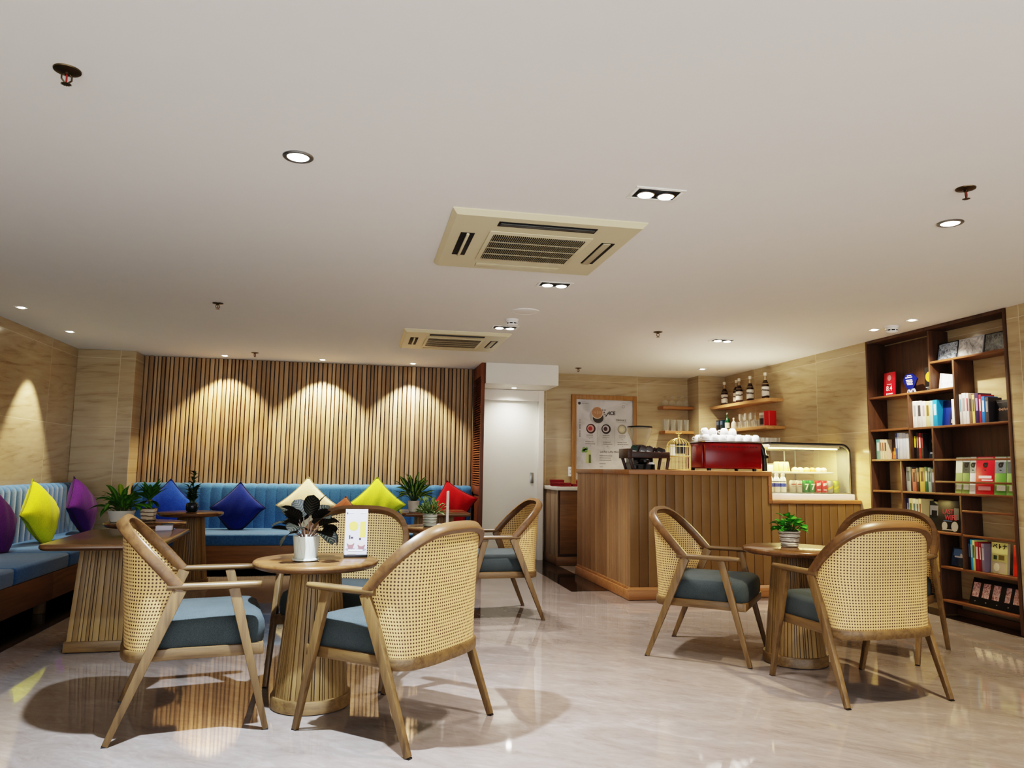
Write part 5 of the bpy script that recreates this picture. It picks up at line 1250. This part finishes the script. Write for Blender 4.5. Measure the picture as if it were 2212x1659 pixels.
# ------------------------------------------------------------------ lights
def spot(x, y, z, W, size, col=(1, .93, .82), tgt=None, blend=.5, r=.03):
    l = bpy.data.lights.new('lamp', 'SPOT'); l.energy = W; l.spot_size = math.radians(size); l.spot_blend = blend; l.color = col; l.shadow_soft_size = r
    o = bpy.data.objects.new('spot_lamp', l); C.objects.link(o); o.location = (x, y, z)
    d = Vector(tgt)-Vector((x, y, z)) if tgt else Vector((0, 0, -1)); o.rotation_euler = d.to_track_quat('-Z', 'Y').to_euler(); return o
COOL, NEU, WARM = (.92, .96, 1), (1, .93, .86), (1, .82, .56)
spot(-.286, 2.976, H-.02, 400, 112, (.74, .86, 1), blend=1, r=.03)
spot(2.773, 3.047, H-.02, 130, 120, (1, .83, .55), blend=1, r=.04)
for x, y in ((1.243, 3.02), (1.223, 4.72), (1.19, 6.30), (3.27, 6.37)):
    for s in (-.047, .047): spot(x+s, y, H-.03, 66, 85, (1, .94, .90), blend=.9)
for x, W_, cl in ((-1.534, 72, (1, .76, .46)), (-.466, 100, (1, .86, .60)), (.573, 82, (1, .89, .70))): spot(x, 8.80, H-.02, W_, 94, cl, (x, 9.0, 0.9), .45, .012)
spot(-2.69, 6.527, H-.02, 26, 80, (1, .86, .6), (-2.85, 6.527, 0), .4, .012)
spot(-2.715, 7.63, H-.02, 85, 60, (1, .90, .68), (-2.93, 7.63, 0.2), .45, .012)
for y in (5.54, 5.105): spot(4.24, y, H-.02, 34, 110, (1, .88, .7), (4.5, y, .6), .6, .012)
spot(3.968, 8.252, H-.02, 40, 120, (1, .88, .66), (4.1, 8.4, 0), .6)
spot(4.0, 7.25, 1.45, 16, 150, (1, .88, .66), (3.7, 7.2, 3), .9, .1)  # added unseen uplight for the warm ceiling glow; no fitting belongs to it
spot(1.80, 8.86, 2.06, 16, 150, NEU, blend=.9)
l = bpy.data.lights.new('case_lamp', 'AREA'); l.shape = 'RECTANGLE'; l.size = .66; l.size_y = .05; l.energy = 14; l.color = (1, .82, .40)
o = bpy.data.objects.new('case_lamp', l); C.objects.link(o); o.location = (4.07, 6.40, 1.322)
w = bpy.data.worlds.new('world'); sc.world = w; w.use_nodes = True
bg = w.node_tree.nodes['Background']; bg.inputs[0].default_value = (.95, .96, 1, 1); bg.inputs[1].default_value = 1.7

# ------------------------------------------------------------------ camera
cam = bpy.data.cameras.new('camera'); cam.sensor_width = 36; cam.lens = 36*1618.43/2212; cam.clip_start = .05
co = bpy.data.objects.new('camera', cam); C.objects.link(co)
p, y, r = .1131, .1976, .0151
f = Vector((math.sin(y)*math.cos(p), math.cos(y)*math.cos(p), math.sin(p))); R0 = Vector((math.cos(y), -math.sin(y), 0)); U0 = R0.cross(f)
Rv = R0*math.cos(r)+U0*math.sin(r); Uv = U0*math.cos(r)-R0*math.sin(r)
co.matrix_world = Matrix(((Rv.x, Uv.x, -f.x, 0), (Rv.y, Uv.y, -f.y, 0), (Rv.z, Uv.z, -f.z, 1.1), (0, 0, 0, 1)))
sc.camera = co
sc.cycles.max_bounces = 8; sc.cycles.diffuse_bounces = 4; sc.cycles.glossy_bounces = 4; sc.cycles.transmission_bounces = 6; sc.cycles.adaptive_threshold = .025; sc.cycles.sample_clamp_indirect = 6
sc.view_settings.view_transform = 'Filmic'; sc.view_settings.look = 'High Contrast'; sc.view_settings.exposure = .9
